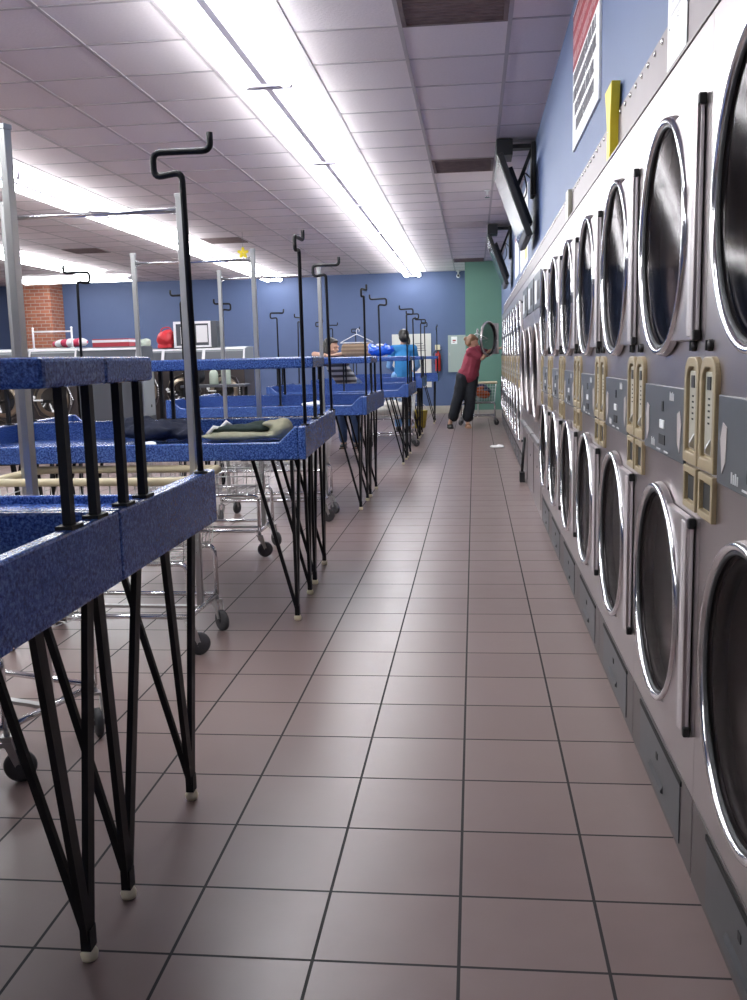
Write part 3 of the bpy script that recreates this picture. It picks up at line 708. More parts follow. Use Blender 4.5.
# clothes hangers
def hanger(name, loc, rz, label, mat='white'):
    bm = BM()
    tube(bm, fillet([(-.20, 0, -.13), (0, 0, -.03), (.20, 0, -.13)], .02), .006, 7); tube(bm, [(-.205, 0, -.135), (.205, 0, -.135)], .006, 7)
    tube(bm, [(0, 0, -.03), (0, 0, .014), (.008, 0, .030), (.018, 0, .034), (.028, 0, .029), (.034, 0, .016), (.032, 0, .0)], .004, 6)
    o = obj(name, bm, mat); o.location = loc; o.rotation_euler.z = rz; tag(o, label, 'hanger'); return o
hanger('clothes_hanger', (.043, 17.20, 1.672), .10, 'white plastic hanger on the cart rack beside the woman, pointing at the tables')
hanger('clothes_hanger', (.043, 17.30, 1.672), -.22, 'white plastic hanger on the cart rack, half behind the open dryer door')
hanger('clothes_hanger', (-1.45, 11.78, 1.575), .1, 'white hanger with a ribbed tan garment over the fourth table shelf')
bm = BM(); 
for k in range(7): ell(bm, (-.15+.05*k, 0, -.005*(k % 2)), (.05, .035, .085))
box(bm, (0, 0, 0), (.32, .05, .15))
o = organic(obj('hanging_garment', bm, 'sand'), .010, 4); o.location = (-1.45, 11.78, 1.352); tag(o, 'ribbed tan garment draped under a white hanger above the table shelf', 'garment')

def cloth_blob(name, parts, mat, label, cat, loc, rz=0, voxel=.012, disp=(.09, .03), smooth=3):
    bm = BM()
    for c, r, *ro in parts: ell(bm, c, r, Euler(ro[0]).to_matrix() if ro else None)
    o = organic(obj(name, bm, mat), voxel, smooth, disp); o.location = loc; o.rotation_euler.z = rz; return tag(o, label, cat)
R2 = .052
zt = SURF+.004
cloth_blob('clothing_pile', [((0, 0, .045), (.19, .13, .048)), ((-.09, .02, .06), (.11, .10, .055)), ((.10, .03, .05), (.12, .10, .045), (0, .1, .4)), ((.17, -.04, .03), (.09, .07, .03)), ((0, -.06, .05), (.14, .05, .05))],
           'navy', 'crumpled navy clothing pile on the second folding table', 'clothing', (-1.60, 4.60, zt+.012), R2, .010, (.055, .035), 2)
r = tag(empty('folded_jacket', (-1.12, 4.60, zt+.006), R2), 'khaki jacket with dark lining lying folded on the second folding table', 'jacket')
bm = BM()
for c, s in (((-.02, -.06, .02), (.22, .06, .020)), ((.17, -.01, .05), (.055, .10, .050)), ((.10, .05, .035), (.12, .07, .032)), ((-.14, .03, .02), (.09, .07, .022)), ((.13, -.03, .075), (.06, .05, .02))): ell(bm, c, s)
organic(obj('outer_cloth', bm, 'khaki', r), .010, 3, (.08, .016))
bm = BM()
for c, s in (((-.01, 0, .052), (.17, .06, .022)), ((.06, .03, .065), (.09, .05, .022)), ((-.12, .02, .045), (.08, .045, .025))): ell(bm, c, s)
organic(obj('dark_lining', bm, 'dgreen', r), .010, 3, (.06, .02))
bm = BM(); tube(bm, [(-.20, -.03, .03), (-.17, -.02, .062), (-.14, -.01, .055), (-.11, .0, .085), (-.09, .02, .066)], .009, 8); obj('pale_trim', bm, 'white', r)
bm = BM(); ell(bm, (0, 0, .006), (.055, .022, .007)); ell(bm, (.02, .004, .011), (.03, .014, .008)); o = obj('paper_scrap', bm, 'paper'); o.location = (-1.585, 4.415, zt-.003); tag(o, 'small white crumpled scrap before the navy pile on the second table', 'scrap')
cloth_blob('white_rag', [((0, 0, .018), (.10, .06, .018)), ((.05, .02, .028), (.05, .04, .02))], 'paper', 'small white rag lying on the third folding table by the slope of its rim', 'rag', (-1.35, 7.85, zt), 0, .010, (.05, .02))
r = tag(empty('plastic_bag', (-1.12, 11.46, SH1+.012)), 'bright blue plastic bag sitting on the shelf of the fourth tables', 'bag')
bm = BM()
for c, s in (((0, 0, .06), (.16, .09, .062)), ((-.10, 0, .08), (.06, .07, .05), ), ((.10, 0, .075), (.06, .07, .045)), ((-.13, .01, .12), (.025, .03, .035)), ((.06, 0, .12), (.03, .03, .03))): ell(bm, c, s)
organic(obj('crumpled_film', bm, 'bag', r), .010, 2, (.05, .035))
bm = BM(); ell(bm, (-.01, -.03, .125), (.05, .03, .02)); obj('white_contents', bm, 'white', r, smooth=True)
# loads in the carts
cloth_blob('dark_clothes', [((-.11, .0, .13), (.14, .13, .10)), ((.11, .01, .14), (.13, .13, .11)), ((.0, .0, .20), (.20, .13, .10))], 'bluec', 'heap of dark blue clothes in the cart beside the woman', 'clothing', (.06, 17.30, .445), 0, .014, (.1, .04))
cloth_blob('orange_garment', [((0, 0, 0), (.08, .024, .10)), ((.09, 0, -.05), (.09, .022, .07)), ((.02, 0, .07), (.05, .022, .04))], 'orange', 'rusty orange garment among the dark clothes in the cart', 'clothing', (.10, 17.135, .60), 0, .011, (.06, .03))
cloth_blob('white_laundry', [((-.1, 0, .08), (.16, .13, .08)), ((.12, 0, .09), (.13, .13, .09)), ((0, 0, .14), (.16, .12, .07))], 'ply', 'pale laundry heaped in the cart under the fourth tables', 'clothing', (-1.17, 13.35, .440), .15, .014, (.1, .04))

# ------------------------------------------------------------------ left: washers and the things on them
def make_washer():
    r = empty('front_load_washer'); W, D, H = .70, .72, 1.24
    bm = BM(); b2(bm, (-W/2, 0, .06), (W/2, D, H)); b2(bm, (-W/2+.03, .04, 0), (W/2-.03, D-.04, .06)); obj('cabinet', bm, 'washer', r, bevel=.008)
    cz = .77
    bm = BM(); lathe(bm, [(.20, -.006), (.285, -.012), (.295, -.03), (.305, -.012), (.305, .0)], 8, 'Y', (0, 0, cz), cap=False, smooth=False)
    d = obj('door_surround', bm, 'washer', r)
    bm = BM(); 
    lathe(bm, [(.292, -.028), (.300, -.040), (.308, -.028), (.300, -.020), (.292, -.028)], 8, 'Y', (0, 0, cz), cap=False, smooth=False); obj('door_trim', bm, 'chrome', d)
    bm = BM(); lathe(bm, [(.17, -.05), (.225, -.05), (.235, -.035), (.235, -.01)], 40, 'Y', (0, 0, cz), cap=False); dr = obj('door', bm, 'brass', r)
    bm = BM(); lathe(bm, [(.172, -.048), (.12, -.02), (.0008, -.012)], 32, 'Y', (0, 0, cz), cap=False); obj('door_glass', bm, 'wglass', dr)
    bm = BM(); box(bm, (-.20, -.065, cz), (.14, .02, .022)); lathe(bm, [(.024, -.08), (.024, -.03)], 14, 'Y', (-.265, 0, cz+.04)); obj('handle', bm, 'white', dr, bevel=.004)
    bm = BM()
    for k in range(5): box(bm, (.262, -.024, cz-.06+.028*k), (.016, .004, .014))
    obj('ring_lettering', bm, 'wprint', d)
    # sloping control head framed in white trim
    bm = BM(); prism(bm, [(.02, H), (.10, H+.22), (.30, H+.255), (D, H+.255), (D, H)], 'X', -W/2, W/2); c = obj('control_head', bm, 'washgrey', r, bevel=.004)
    nrm = Vector((0, -.22, .08)).normalized()
    p0, p1 = Vector((0, .02, H+.01)), Vector((0, .10, H+.22))
    bm = BM(); R = Euler((-math.atan2(.08, .21), 0, 0)).to_matrix()
    mid = (p0+p1)/2 + Vector((0, -.006, .002))
    for s in (-1, 1): bm2 = box(bm, mid+Vector((s*(W/2-.012), 0, 0)), (.022, .012, .22), R)
    box(bm, p1+Vector((0, -.004, 0)), (W, .016, .026), R); box(bm, p0+Vector((0, -.008, .01)), (W, .012, .03), R)
    obj('white_trim', bm, 'wframe', c)
    bm = BM(); box(bm, mid+Vector((0, -.0005, 0)), (W-.06, .008, .13), R); obj('control_face', bm, 'dgrey', c)
    return r
WA = make_washer(); WA.location = (-6.62, 12.8, 0); tag(WA, 'dark front-loading washer cut by the picture edge behind the tables', 'washer', 'front-loading washers')
for x, y, lab in ((-5.90, 12.8, 'dark front-loading washer with round door and white handle behind the tables'), (-7.34, 12.8, 'dark front-loading washer at the outer end of the island'),
                  (-5.55, 15.5, 'dark front-loading washer of the rear island, below the red bag'), (-4.85, 15.5, 'dark front-loading washer of the rear island, below the pale framed case'), (-4.15, 15.5, 'dark front-loading washer at the aisle end of the rear island')):
    o = copy_tree(WA); o.location = (x, y, 0); tag(o, lab, 'washer', 'front-loading washers')
r = tag(empty('end_cabinet', (-5.52, 12.8, 0)), 'tall charcoal cabinet with grey side at the end of the first washer island', 'cabinet')
bm = BM(); b2(bm, (0, 0, 0), (.86, .70, 1.24)); prism(bm, [(.02, 1.24), (.10, 1.46), (.30, 1.495), (.70, 1.495), (.70, 1.24)], 'X', 0, .86); obj('body', bm, 'dgrey', r, bevel=.006)
bm = BM(); b2(bm, (.862, .06, .5), (.872, .64, 1.16)); s = obj('side_panel', bm, 'washgrey', r, bevel=.003)
bm = BM(); b2(bm, (.872, .46, .62), (.876, .5, .66)); obj('side_lock', bm, 'blackp', s)
bm = BM(); Rr = Euler((-math.atan2(.08, .21), 0, 0)).to_matrix()
box(bm, (.43, .093, 1.458), (.86, .018, .028), Rr); box(bm, (.845, .055, 1.35), (.024, .014, .22), Rr); box(bm, (.43, .012, 1.262), (.86, .014, .03), Rr); obj('white_trim', bm, 'wframe', r)

WT = 1.498
r = tag(empty('counter_rack', (-6.04, 13.22, WT)), 'small white tube rack standing on the washers before the brick pillar', 'rack')
for s in (-1, 1):
    bm = BM(); tube(bm, [(s*.29, 0, 0), (s*.29, 0, .27)], .014, 10); ell(bm, (s*.29, 0, .285), (.018,)*3); lathe(bm, [(.03, 0), (.03, .008)], 12, 'Z', (s*.29, 0, 0)); obj('upright', bm, 'wframe', r)
bm = BM(); tube(bm, [(-.29, 0, .235), (.29, 0, .235)], .012, 10); obj('cross_bar', bm, 'wframe', r)
cloth_blob('striped_cloth', [((0, 0, .06), (.24, .12, .06)), ((.16, 0, .07), (.12, .1, .06)), ((-.16, 0, .05), (.1, .1, .05))], 'redstripe', 'red and white striped cloth heaped on the washers beside the white rack', 'cloth', (-5.88, 13.42, WT+.012), 0, .014, (.1, .03))
r = tag(empty('striped_box', (-5.16, 13.30, WT)), 'long low red box with a white band on top of the washer island', 'box')
bm = BM(); b2(bm, (-.27, -.13, 0), (.27, .13, .11)); obj('carton', bm, 'red', r, bevel=.004)
bm = BM(); b2(bm, (-.272, -.132, .060), (.272, .132, .095)); obj('white_band', bm, 'wframe', r)
for i, (x, m_, lab) in enumerate(((-5.62, 'bottle', 'pale green folded cloth on the rear washers beside the red bag'), )):
    cloth_blob('folded_cloth', [((0, 0, .08), (.13, .12, .08)), ((.06, 0, .12), (.07, .1, .05))], m_, lab, 'cloth', (x, 15.85, WT+.004), 0, .014, (.1, .03))
r = tag(empty('red_bag', (-5.22, 15.85, WT+.002)), 'round red fabric bag on the rear washers beside the pale framed case', 'bag')
bm = BM(); ell(bm, (0, 0, .145), (.17, .15, .145)); ell(bm, (.03, 0, .23), (.12, .11, .08)); box(bm, (0, 0, .03), (.26, .22, .06)); organic(obj('sack', bm, 'redbag', r), .012, 3, (.1, .02))
bm = BM(); tube(bm, fillet([(-.10, 0, .22), (-.08, 0, .34), (.08, 0, .35), (.11, 0, .24)], .06), .010, 8); obj('strap', bm, 'redbag', r)
r = tag(empty('display_case', (-4.68, 15.85, WT)), 'pale framed case with dark sides on the rear washers, beside the red bag', 'case')
bm = BM(); b2(bm, (-.34, -.2, 0), (.40, .25, .43)); obj('housing', bm, 'dgrey', r, bevel=.005)
bm = BM()
for a, b in (((-.34, -.215, .39), (.30, -.2, .43)), ((-.34, -.215, 0), (.30, -.2, .03)), ((-.34, -.215, .03), (-.30, -.2, .39)), ((.26, -.215, .03), (.30, -.2, .39))): b2(bm, a, b)
obj('front_frame', bm, 'wframe', r)
bm = BM(); b2(bm, (-.22, -.212, .06), (-.10, -.2, .34)); b2(bm, (.05, -.212, .08), (.24, -.2, .36)); obj('pale_panel', bm, 'lightbox', r)
bm = BM(); ell(bm, (-.02, -.215, .14), (.05, .012, .07)); obj('gold_ornament', bm, 'brass', r, smooth=True)
# detergent bottles and a tub standing on the ledge before the rear island
r = tag(empty('ledge_table', (-3.95, 14.4, 0)), 'dark low side table holding bottles before the rear washers', 'table')
bm = BM(); b2(bm, (-.55, -.2, .86), (.45, .2, .90)); obj('table_top', bm, 'dgrey', r, bevel=.004)
for sx in (-.5, .4):
    for sy in (-.15, .15):
        bm = BM(); b2(bm, (sx-.02, sy-.02, 0), (sx+.02, sy+.02, .86)); obj('leg', bm, 'black', r)
def bottle(x, y, h, rad, mat, cap, label):
    r = tag(empty('detergent_bottle', (x, y, .901)), label, 'bottle', 'bottles on the low side table')
    bm = BM(); lathe(bm, [(rad*.9, 0), (rad, .01), (rad, h*.62), (rad*.8, h*.74), (rad*.34, h*.86), (rad*.34, h*.92)], 20, 'Z'); obj('body', bm, mat, r, smooth=True)
    bm = BM(); lathe(bm, [(rad*.42, h*.90), (rad*.42, h), (rad*.36, h*1.01)], 16, 'Z'); obj('cap', bm, cap, r)
bottle(-3.82, 14.38, .34, .075, 'bottle', 'white', 'pale green bottle with a white cap, the taller on the low side table')
bottle(-4.02, 14.40, .27, .07, 'bottle', 'cream', 'pale green bottle with a cream cap, the shorter on the low side table')
cloth_blob('dark_bag', [((0, 0, .12), (.15, .13, .12)), ((.04, 0, .20), (.10, .1, .07))], 'blackc', 'slumped black bag on the low side table before the rear washers', 'bag', (-4.30, 14.40, .905), 0, .014, (.1, .03))

# ------------------------------------------------------------------ far wall things
r = tag(empty('notice_board', (-1.80, BACK-.03, .58)), 'large white notice board on the far blue wall behind the person in blue', 'notice board')
bm = BM(); b2(bm, (0, 0, 0), (.86, .028, 1.17)); obj('board', bm, 'ply', r, bevel=.004)
bm = BM(); rn = random.Random(5)
for k in range(4): b2(bm, (.50, -.002, .95-.05*k), (.56+.2*rn.random(), 0, .965-.05*k)); 
for k in range(3): b2(bm, (.08, -.002, .9-.06*k), (.2+.12*rn.random(), 0, .915-.06*k))
obj('faint_lettering', bm, 'grey', r)
r = tag(empty('electrical_panel', (-.57, BACK-.04, .90)), 'grey green electrical panel door on the far wall beside the green wall', 'panel')
bm = BM(); b2(bm, (0, 0, 0), (.396, .038, .80)); obj('cover', bm, 'cabinet', r, bevel=.004)
bm = BM(); b2(bm, (.07, -.003, .61), (.20, 0, .77)); n = obj('notice', bm, 'paper', r)
bm = BM(); b2(bm, (.10, -.0045, .67), (.17, -.003, .70)); b2(bm, (.10, -.0045, .64), (.15, -.003, .65)); obj('red_lettering', bm, 'red', n)
bm = BM(); b2(bm, (.02, -.012, .36), (.04, 0, .42)); obj('latch', bm, 'chromed', r)
r = tag(empty('fire_extinguisher', (-.79, BACK-.085, .93)), 'red fire extinguisher with pale top hanging on the far blue wall', 'fire extinguisher')
bm = BM(); lathe(bm, [(.055, 0), (.062, .01), (.062, .33), (.05, .38), (.022, .41), (.022, .43)], 20, 'Z'); obj('cylinder', bm, 'extred', r, smooth=True)
bm = BM(); b2(bm, (-.03, -.03, .43), (.03, .03, .47)); bar(bm, (0, 0, .47), (.08, 0, .52), .02, .012); bar(bm, (0, 0, .45), (.09, 0, .46), .02, .012); obj('valve_handle', bm, 'blackp', r)
bm = BM(); b2(bm, (-.06, -.068, .46), (.05, -.05, .57)); obj('tag', bm, 'cream', r)
bm = BM(); tube(bm, fillet([(-.03, 0, .45), (-.10, 0, .40), (-.085, 0, .15)], .05), .010, 8); obj('hose', bm, 'blackp', r)
bm = BM(); b2(bm, (-.05, .062, .1), (.05, .084, .35)); obj('wall_bracket', bm, 'chromed', r)
r = tag(empty('security_camera', (-.33, BACK-.12, CZ-.15)), 'small white camera under the ceiling beside the green wall', 'camera')
bm = BM(); lathe(bm, [(.05, .145), (.05, .125), (.02, .12), (.02, .06)], 16, 'Z'); obj('mount', bm, 'cam', r)
bm = BM(); lathe(bm, [(.03, -.08), (.04, -.075), (.04, .06), (.03, .07)], 16, 'Y', (0, 0, .03)); obj('body', bm, 'cam', r, smooth=True)
bm = BM(); lathe(bm, [(.025, -.085), (.0008, -.088)], 12, 'Y', (0, 0, .03), cap=False); obj('lens', bm, 'blackp', r)
r = tag(empty('wall_switch', (-.22, BACK-.018, 1.58)), 'small white switch plate where the blue wall meets the green wall', 'switch')
bm = BM(); b2(bm, (-.035, 0, 0), (.035, .016, .12)); obj('plate', bm, 'cam', r, bevel=.003)
bm = BM(); b2(bm, (-.01, -.008, .045), (.01, 0, .075)); obj('toggle', bm, 'cam', r)
r = tag(empty('ceiling_sprinkler', (.16, 11.0, CZ-.0045)), 'white sprinkler head under the ceiling beside the wall television', 'sprinkler')
bm = BM(); lathe(bm, [(.035, 0), (.033, -.008), (.012, -.012), (.012, -.05)], 14, 'Z'); obj('body', bm, 'cam', r)
bm = BM(); lathe(bm, [(.0008, -.075), (.03, -.075), (.03, -.079)], 14, 'Z'); tube(bm, [(-.012, 0, -.05), (-.018, 0, -.065), (0, 0, -.076)], .003, 6); tube(bm, [(.012, 0, -.05), (.018, 0, -.065), (0, 0, -.076)], .003, 6); obj('deflector', bm, 'chrome', r)
r = tag(empty('hanging_ornament', (-3.28, 13.6, CZ-.0045)), 'small yellow ornament hanging from the ceiling over the second tables', 'ornament')
bm = BM(); tube(bm, [(0, 0, 0), (0, 0, -.25)], .0025, 5); obj('string', bm, 'grey', r)
bm = BM()
for k in range(5):
    a = PI/2+2*PI*k/5; ell(bm, (.045*math.cos(a), 0, -.29+.045*math.sin(a)), (.042, .010, .024), Euler((0, -a, 0)).to_matrix(), 10, 8)
obj('star', bm, 'yellow', r)
r = tag(empty('mop_bucket', (-1.02, 16.75, 0)), 'yellow bucket on the floor seen between the far table legs', 'bucket')
bm = BM(); lathe(bm, [(.13, .0), (.15, .02), (.19, .30), (.20, .31), (.18, .30), (.14, .02), (.0008, .02)], 24, 'Z', cap=False); obj('pail', bm, 'bucket', r, smooth=True)
bm = BM(); tube(bm, [(.19*math.cos(a), 0, .29+.16*math.sin(a)) for a in [PI*i/10 for i in range(11)]], .005, 6); obj('handle', bm, 'chromed', r)
bm = BM()
for c, s in (((0, 0, .012), (.10, .08, .012)), ((.04, .02, .024), (.05, .05, .016)), ((-.05, 0, .02), (.04, .05, .014))): ell(bm, c, s)
o = organic(obj('white_rag', bm, 'paper'), .008, 2, (.05, .015)); o.location = (.30, 12.85, .003); tag(o, 'white scrap of cloth dropped on the aisle floor beside the far dryers', 'rag')
r = tag(empty('floor_brush', (.455, 9.35, 0)), 'small black brush leaning against the dryers where the far bank begins', 'brush')
bm = BM(); b2(bm, (-.02, -.06, 0), (.03, .06, .10)); obj('bristle_block', bm, 'blackp', r, bevel=.004)
bm = BM(); tube(bm, [(.005, 0, .10), (.028, 0, .44)], .014, 10); obj('handle', bm, 'blackp', r)

# ------------------------------------------------------------------ people
def head_into(bm, c, yaw, pitch=0., s=1., roll=0.):
    R = (Matrix.Rotation(yaw, 3, 'Z') @ Matrix.Rotation(roll, 3, 'Y') @ Matrix.Rotation(pitch, 3, 'X'))   # face along local -Y
    c = Vector(c)
    def E(p, r, rot=None): ell(bm, c+R@(Vector(p)*s), tuple(v*s for v in r), R@(rot if rot else Matrix.Identity(3)), 18, 12)
    E((0, .01, .02), (.076, .094, .100)); E((0, -.025, -.045), (.058, .066, .072)); E((0, -.055, -.085), (.030, .030, .026))
    E((0, -.098, -.018), (.012, .020, .026)); E((0, -.090, .022), (.050, .014, .012)); E((0, -.088, -.058), (.024, .012, .010))
    for k in (-1, 1): E((k*.076, .008, -.012), (.010, .020, .030)); E((k*.030, -.082, .006), (.014, .010, .010)); E((k*.045, -.060, -.03), (.024, .024, .024))
    return c, R
def hand_into(bm, wrist, d, up, s=1., curl=.5, side=1):
    """palm, five bent fingers; d along the hand, up out of the back of the hand"""
    w = Vector(wrist); d = Vector(d).normalized(); up = Vector(up); up = (up-d*up.dot(d)).normalized(); sd = d.cross(up)*side
    R = Matrix((sd, d, up)).transposed()
    ell(bm, w+d*.045*s, (.040*s, .052*s, .016*s), R, 12, 8)
    for i, (o, L) in enumerate(((-.030, .066), (-.011, .076), (.010, .071), (.029, .056))):
        p = w+d*.078*s+sd*o*s; a = p
        for k in range(3):
            ang = curl*(k+.6)*.55; q = a+(d*math.cos(ang)-up*math.sin(ang))*L*s*(.42, .32, .26)[k]
            capsule(bm, a, q, (.0095-.001*k)*s, (.0085-.001*k)*s, 8); a = q
    a = w+d*.030*s-sd*.034*s; q = a+(d*.6-sd*.75-up*.15).normalized()*.036*s; capsule(bm, a, q, .012*s, .0105*s, 8)
    e = q+(d*.95-sd*.2-up*.3).normalized()*.030*s; capsule(bm, q, e, .0105*s, .009*s, 8)

# the woman reaching into the last dryer
r = tag(empty('person', (-.22, 16.62, 0)), 'woman in maroon shirt and wide black trousers leaning in at an open dryer', 'person')
org = Vector((-.22, 16.62, 0))
def L(x, y, z): return Vector((x, y, z))-org
hipL, hipR = L(-.20, 16.60, .88), L(-.05, 16.66, .88)
chest, neck = L(-.02, 16.66, 1.22), L(.055, 16.67, 1.385)
shL, shR = L(-.065, 16.54, 1.315), L(.115, 16.76, 1.31)
hd = L(-.03, 16.65, 1.475)
footL, footR = L(-.44, 16.56, .07), L(-.13, 16.60, .07)
bm = BM()
limb(bm, [hipL, L(-.29, 16.60, .50), footL], [.085, .055, .036]); limb(bm, [hipR, L(-.07, 16.60, .49), footR], [.085, .055, .036])
for f in (footL, footR): capsule(bm, f+Vector((-.005, .03, -.035)), f+Vector((.03, -.14, -.045)), .034, .026); 
capsule(bm, (hipL+hipR)/2, chest, .125, .125); capsule(bm, hipL, hipR, .095, .095); capsule(bm, shL, shR, .06, .06); capsule(bm, chest, neck, .11, .055); capsule(bm, neck, hd, .052, .05)
elL, wrL = L(.13, 16.50, 1.20), L(.27, 16.62, 1.325); elR, wrR = L(.27, 16.80, 1.27), L(.42, 16.86, 1.36)
limb(bm, [shL, elL, wrL], [.050, .040, .027]); limb(bm, [shR, elR, wrR], [.050, .040, .027])
hand_into(bm, wrL, (.5, .3, .25), (-.3, 0, 1)); hand_into(bm, wrR, (.8, .2, .2), (-.2, 0, 1), side=-1)
_, HRm = head_into(bm, hd, math.radians(88), .5, 1.)
organic(obj('body', bm, 'skin', r), .0085, 3)
bm = BM()
capsule(bm, (hipL+hipR)/2+Vector((.02, 0, .03)), chest, .160, .158); capsule(bm, shL, shR, .082, .082); capsule(bm, chest, (neck+chest)/2+Vector((.02, 0, .03)), .140, .10); capsule(bm, hipL+Vector((.02, 0, .05)), hipR+Vector((.02, 0, .05)), .118, .118)
capsule(bm, shL, shL.lerp(elL, .75), .072, .066); capsule(bm, shR, shR.lerp(elR, .75), .072, .066)
organic(obj('shirt', bm, 'maroon', r), .012, 6, (.12, .02))
bm = BM(); capsule(bm, hipL, hipR, .128, .128)
limb(bm, [hipL, L(-.29, 16.60, .52), L(-.375, 16.585, .20)], [.120, .098, .094]); limb(bm, [hipR, L(-.075, 16.60, .50), L(-.115, 16.60, .19)], [.120, .100, .098])
organic(obj('trousers', bm, 'blackc', r), .013, 6, (.12, .022))
bm = BM()
for p, s in (((0, .035, .045), (.088, .090, .086)), ((0, .070, -.01), (.083, .060, .085)), ((-.062, .045, -.03), (.030, .050, .070)), ((.062, .045, -.03), (.030, .050, .070)), ((0, .12, .0), (.045, .05, .045)), ((.0, -.03, .085), (.06, .05, .028))): ell(bm, hd+HRm@Vector(p), s, HRm)
organic(obj('hair', bm, 'hairb', r), .009, 3, (.03, .012))
for f, m_ in ((footL, 'shoe'), (footR, 'sandal')):
    bm = BM(); prism(bm, [(-.045, -.19), (.0, -.215), (.045, -.19), (.048, -.08), (.038, .06), (-.038, .06), (-.048, -.08)], 'Z', -.068, -.048)
    tube(bm, [(-.048, -.10, -.055), (-.03, -.10, -.005), (.03, -.10, -.005), (.048, -.10, -.055)], .012, 8)
    if m_ == 'shoe': ell(bm, (0, -.09, -.045), (.050, .125, .035)); ell(bm, (0, .02, -.02), (.042, .05, .045))
    o = obj('shoe', bm, m_, r, bevel=.003); o.location = f; o.rotation_euler.z = .15

# the girl leaning over the shelf of the fourth tables
org = Vector((-1.70, 12.95, 0)); r = tag(empty('person', org), 'girl with long dark hair in striped shirt leaning on the fourth table shelf', 'person')
hipL, hipR = L(-1.80, 12.86, .88), L(-1.62, 12.86, .88)
chest, neck, hd = L(-1.82, 12.56, 1.14), L(-1.84, 12.40, 1.285), L(-1.845, 12.31, 1.395)
shL, shR = L(-2.00, 12.44, 1.225), L(-1.68, 12.44, 1.225)
bm = BM()
fL, fR = L(-1.84, 13.14, .07), L(-1.65, 13.12, .07)
limb(bm, [hipL, L(-1.83, 12.94, .48), fL], [.082, .055, .036]); limb(bm, [hipR, L(-1.64, 12.93, .48), fR], [.082, .055, .036])
for f in (fL, fR): capsule(bm, f+Vector((0, .03, -.035)), f+Vector((0, -.14, -.043)), .034, .027)
capsule(bm, (hipL+hipR)/2, chest, .11, .115); capsule(bm, hipL, hipR, .09, .09); capsule(bm, shL, shR, .055, .055); capsule(bm, chest, neck, .10, .05); capsule(bm, neck, hd, .048, .045)
elL, wrL, elR, wrR = L(-2.03, 12.02, 1.310), L(-1.86, 11.85, 1.292), L(-1.62, 12.02, 1.310), L(-1.72, 11.80, 1.292)
limb(bm, [shL, elL, wrL], [.046, .036, .025]); limb(bm, [shR, elR, wrR], [.046, .036, .025])
hand_into(bm, wrL, (.8, -.3, -.02), (0, 0, 1), .92, .25); hand_into(bm, wrR, (-.6, -.6, -.02), (0, 0, 1), .92, .25, -1)
_, HRm = head_into(bm, hd, math.radians(58), .1, .96)
organic(obj('body', bm, 'skin', r), .0085, 3)
bm = BM(); capsule(bm, (hipL+hipR)/2+Vector((0, -.03, .05)), chest, .135, .142); capsule(bm, shL, shR, .074, .074); capsule(bm, chest, chest.lerp(neck, .6), .13, .085); capsule(bm, shL, shL.lerp(elL, .6), .062, .055); capsule(bm, shR, shR.lerp(elR, .6), .062, .055)
organic(obj('shirt', bm, 'shirt', r), .012, 6, (.12, .015))
bm = BM(); capsule(bm, hipL, hipR, .108, .108); limb(bm, [hipL, L(-1.83, 12.94, .48), fL+Vector((0, -.02, .06))], [.105, .075, .062]); limb(bm, [hipR, L(-1.64, 12.93, .48), fR+Vector((0, -.02, .06))], [.105, .075, .062]); organic(obj('trousers', bm, 'jeans', r), .012, 5, (.1, .012))
bm = BM()
for p, s in (((0, .035, .045), (.092, .092, .090)), ((0, .075, -.02), (.090, .066, .100)), ((-.070, .035, -.06), (.038, .066, .115)), ((.070, .035, -.06), (.038, .066, .115)), ((0, .085, -.12), (.085, .045, .10)), ((.0, -.035, .085), (.06, .055, .03))): ell(bm, hd+HRm@(Vector(p)*.96), s, HRm)
organic(obj('hair', bm, 'haird', r), .009, 3, (.03, .010))
for f in (fL, fR):
    bm = BM(); ell(bm, (0, -.05, -.035), (.048, .125, .034)); ell(bm, (0, .03, -.015), (.042, .05, .05)); b2(bm, (-.045, -.16, -.069), (.045, .07, -.055)); o = obj('shoe', bm, 'shoe', r); o.location = f

# the person with tied-back hair, back to the camera
org = Vector((-1.19, 15.95, 0)); r = tag(empty('person', org), 'person in bright blue top with tied-back dark hair, back turned, behind the fifth tables', 'person')
hipL, hipR = L(-1.29, 15.95, .92), L(-1.10, 15.95, .92)
chest, neck, hd = L(-1.19, 15.96, 1.22), L(-1.18, 15.98, 1.46), L(-1.175, 16.0, 1.585)
shL, shR = L(-1.36, 15.97, 1.38), L(-1.02, 15.97, 1.38)
fL, fR = L(-1.29, 15.98, .07), L(-1.09, 15.98, .07)
bm = BM()
limb(bm, [hipL, L(-1.29, 15.97, .50), fL], [.085, .056, .037]); limb(bm, [hipR, L(-1.09, 15.97, .50), fR], [.085, .056, .037])
for f in (fL, fR): capsule(bm, f+Vector((0, -.03, -.035)), f+Vector((0, .14, -.043)), .034, .027)
capsule(bm, (hipL+hipR)/2, chest, .12, .12); capsule(bm, hipL, hipR, .09, .09); capsule(bm, shL, shR, .058, .058); capsule(bm, chest, neck, .11, .05); capsule(bm, neck, hd, .05, .047)
elL, wrL, elR, wrR = L(-1.43, 16.02, 1.10), L(-1.36, 16.24, 1.02), L(-.95, 16.02, 1.10), L(-1.02, 16.24, 1.02)
limb(bm, [shL, elL, wrL], [.048, .038, .026]); limb(bm, [shR, elR, wrR], [.048, .038, .026])
hand_into(bm, wrL, (.3, .9, -.1), (0, 0, 1), 1, .5); hand_into(bm, wrR, (-.3, .9, -.1), (0, 0, 1), 1, .5, -1)
_, HRm = head_into(bm, hd, math.radians(188), .15, 1.)
organic(obj('body', bm, 'skin', r), .0085, 3)
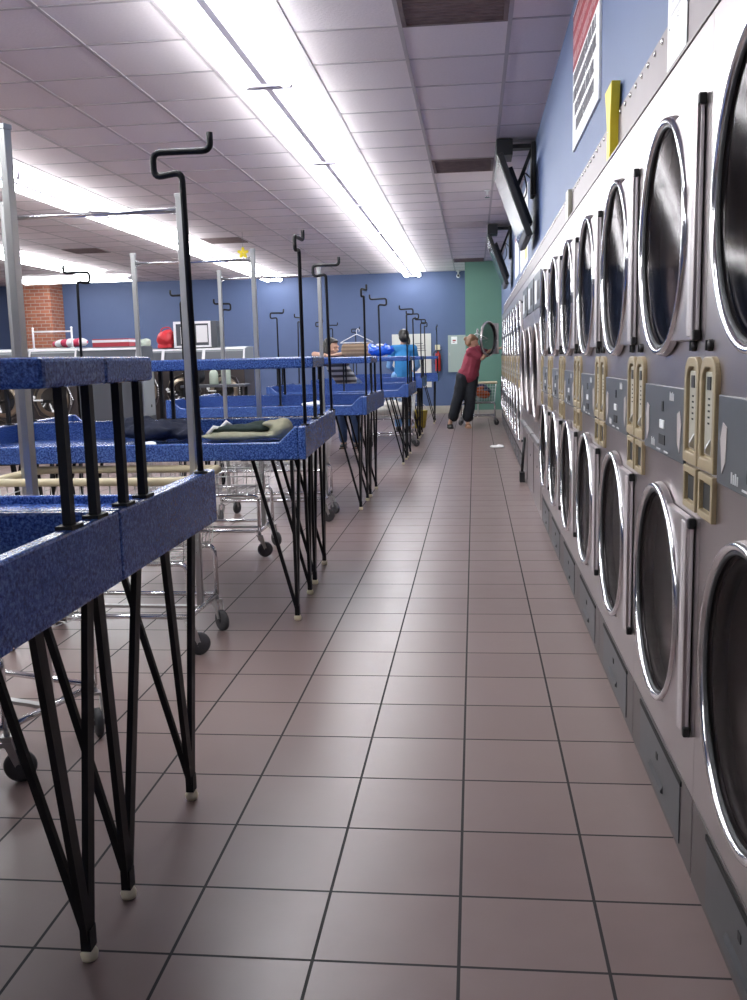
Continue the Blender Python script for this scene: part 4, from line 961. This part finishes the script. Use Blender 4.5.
bm = BM(); capsule(bm, (hipL+hipR)/2, chest, .148, .148); capsule(bm, shL, shR, .078, .078); capsule(bm, chest, chest.lerp(neck, .72), .138, .085); capsule(bm, shL, shL.lerp(elL, .5), .070, .064); capsule(bm, shR, shR.lerp(elR, .5), .070, .064)
organic(obj('shirt', bm, 'teal', r), .012, 6, (.12, .016))
bm = BM()
bm.free()
for a, b, c in ((shL, elL, wrL), (shR, elR, wrR)):
    bm = BM(); limb(bm, [a.lerp(b, .45), b, b.lerp(c, .85)], [.058, .050, .036]); organic(obj('sleeve', bm, 'paleb', r), .011, 4, (.1, .012))
bm = BM(); capsule(bm, hipL, hipR, .112, .112); limb(bm, [hipL, L(-1.29, 15.97, .50), fL+Vector((0, 0, .05))], [.110, .080, .062]); limb(bm, [hipR, L(-1.09, 15.97, .50), fR+Vector((0, 0, .05))], [.110, .080, .062]); organic(obj('trousers', bm, 'paleb', r), .012, 5, (.1, .012))
bm = BM()
for p, s in (((0, .030, .040), (.092, .094, .092)), ((0, .060, -.02), (.086, .066, .085)), ((-.05, .12, -.03), (.035, .04, .045)), ((-.075, .12, -.09), (.026, .03, .07)), ((0, -.02, .07), (.07, .06, .035))): ell(bm, hd+HRm@Vector(p), s, HRm)
organic(obj('hair', bm, 'haird', r), .009, 3, (.03, .008))
for f in (fL, fR):
    bm = BM(); ell(bm, (0, .05, -.035), (.048, .125, .034)); ell(bm, (0, -.03, -.015), (.042, .05, .05)); b2(bm, (-.045, -.07, -.069), (.045, .16, -.055)); o = obj('shoe', bm, 'shoe', r); o.location = f

# ------------------------------------------------------------------ world, camera, colour
w = bpy.data.worlds.new('night'); S.world = w; w.use_nodes = True
w.node_tree.nodes['Background'].inputs['Color'].default_value = (.30, .32, .38, 1); w.node_tree.nodes['Background'].inputs['Strength'].default_value = .0

yaw, pitch, roll, fpx, CH = .108969885, .149092569, -.0244226716, 942.723998, 1.24149443
cy_, sy_ = math.cos(yaw), math.sin(yaw)
fw = Vector((-sy_*math.cos(pitch), cy_*math.cos(pitch), -math.sin(pitch))); rt = Vector((cy_, sy_, 0)); up = rt.cross(fw)
r2 = rt*math.cos(roll)+up*math.sin(roll); u2 = -rt*math.sin(roll)+up*math.cos(roll)
cd = bpy.data.cameras.new('camera'); cam = bpy.data.objects.new('camera', cd); COL.objects.link(cam)
mw = Matrix((r2, u2, -fw)).transposed().to_4x4(); mw.translation = (0, 0, CH); cam.matrix_world = mw
cd.sensor_fit = 'AUTO'; cd.sensor_width = 36; cd.lens = fpx*36/1000; cd.clip_start = .05; cd.clip_end = 60
S.camera = cam
S.view_settings.view_transform = 'Standard'; S.view_settings.look = 'None'; S.view_settings.gamma = 1; S.view_settings.use_curve_mapping = False
S.view_settings.exposure = 0.0
S.cycles.max_bounces = 8; S.cycles.transparent_max_bounces = 8; S.cycles.use_denoising = True; S.cycles.sample_clamp_indirect = 6
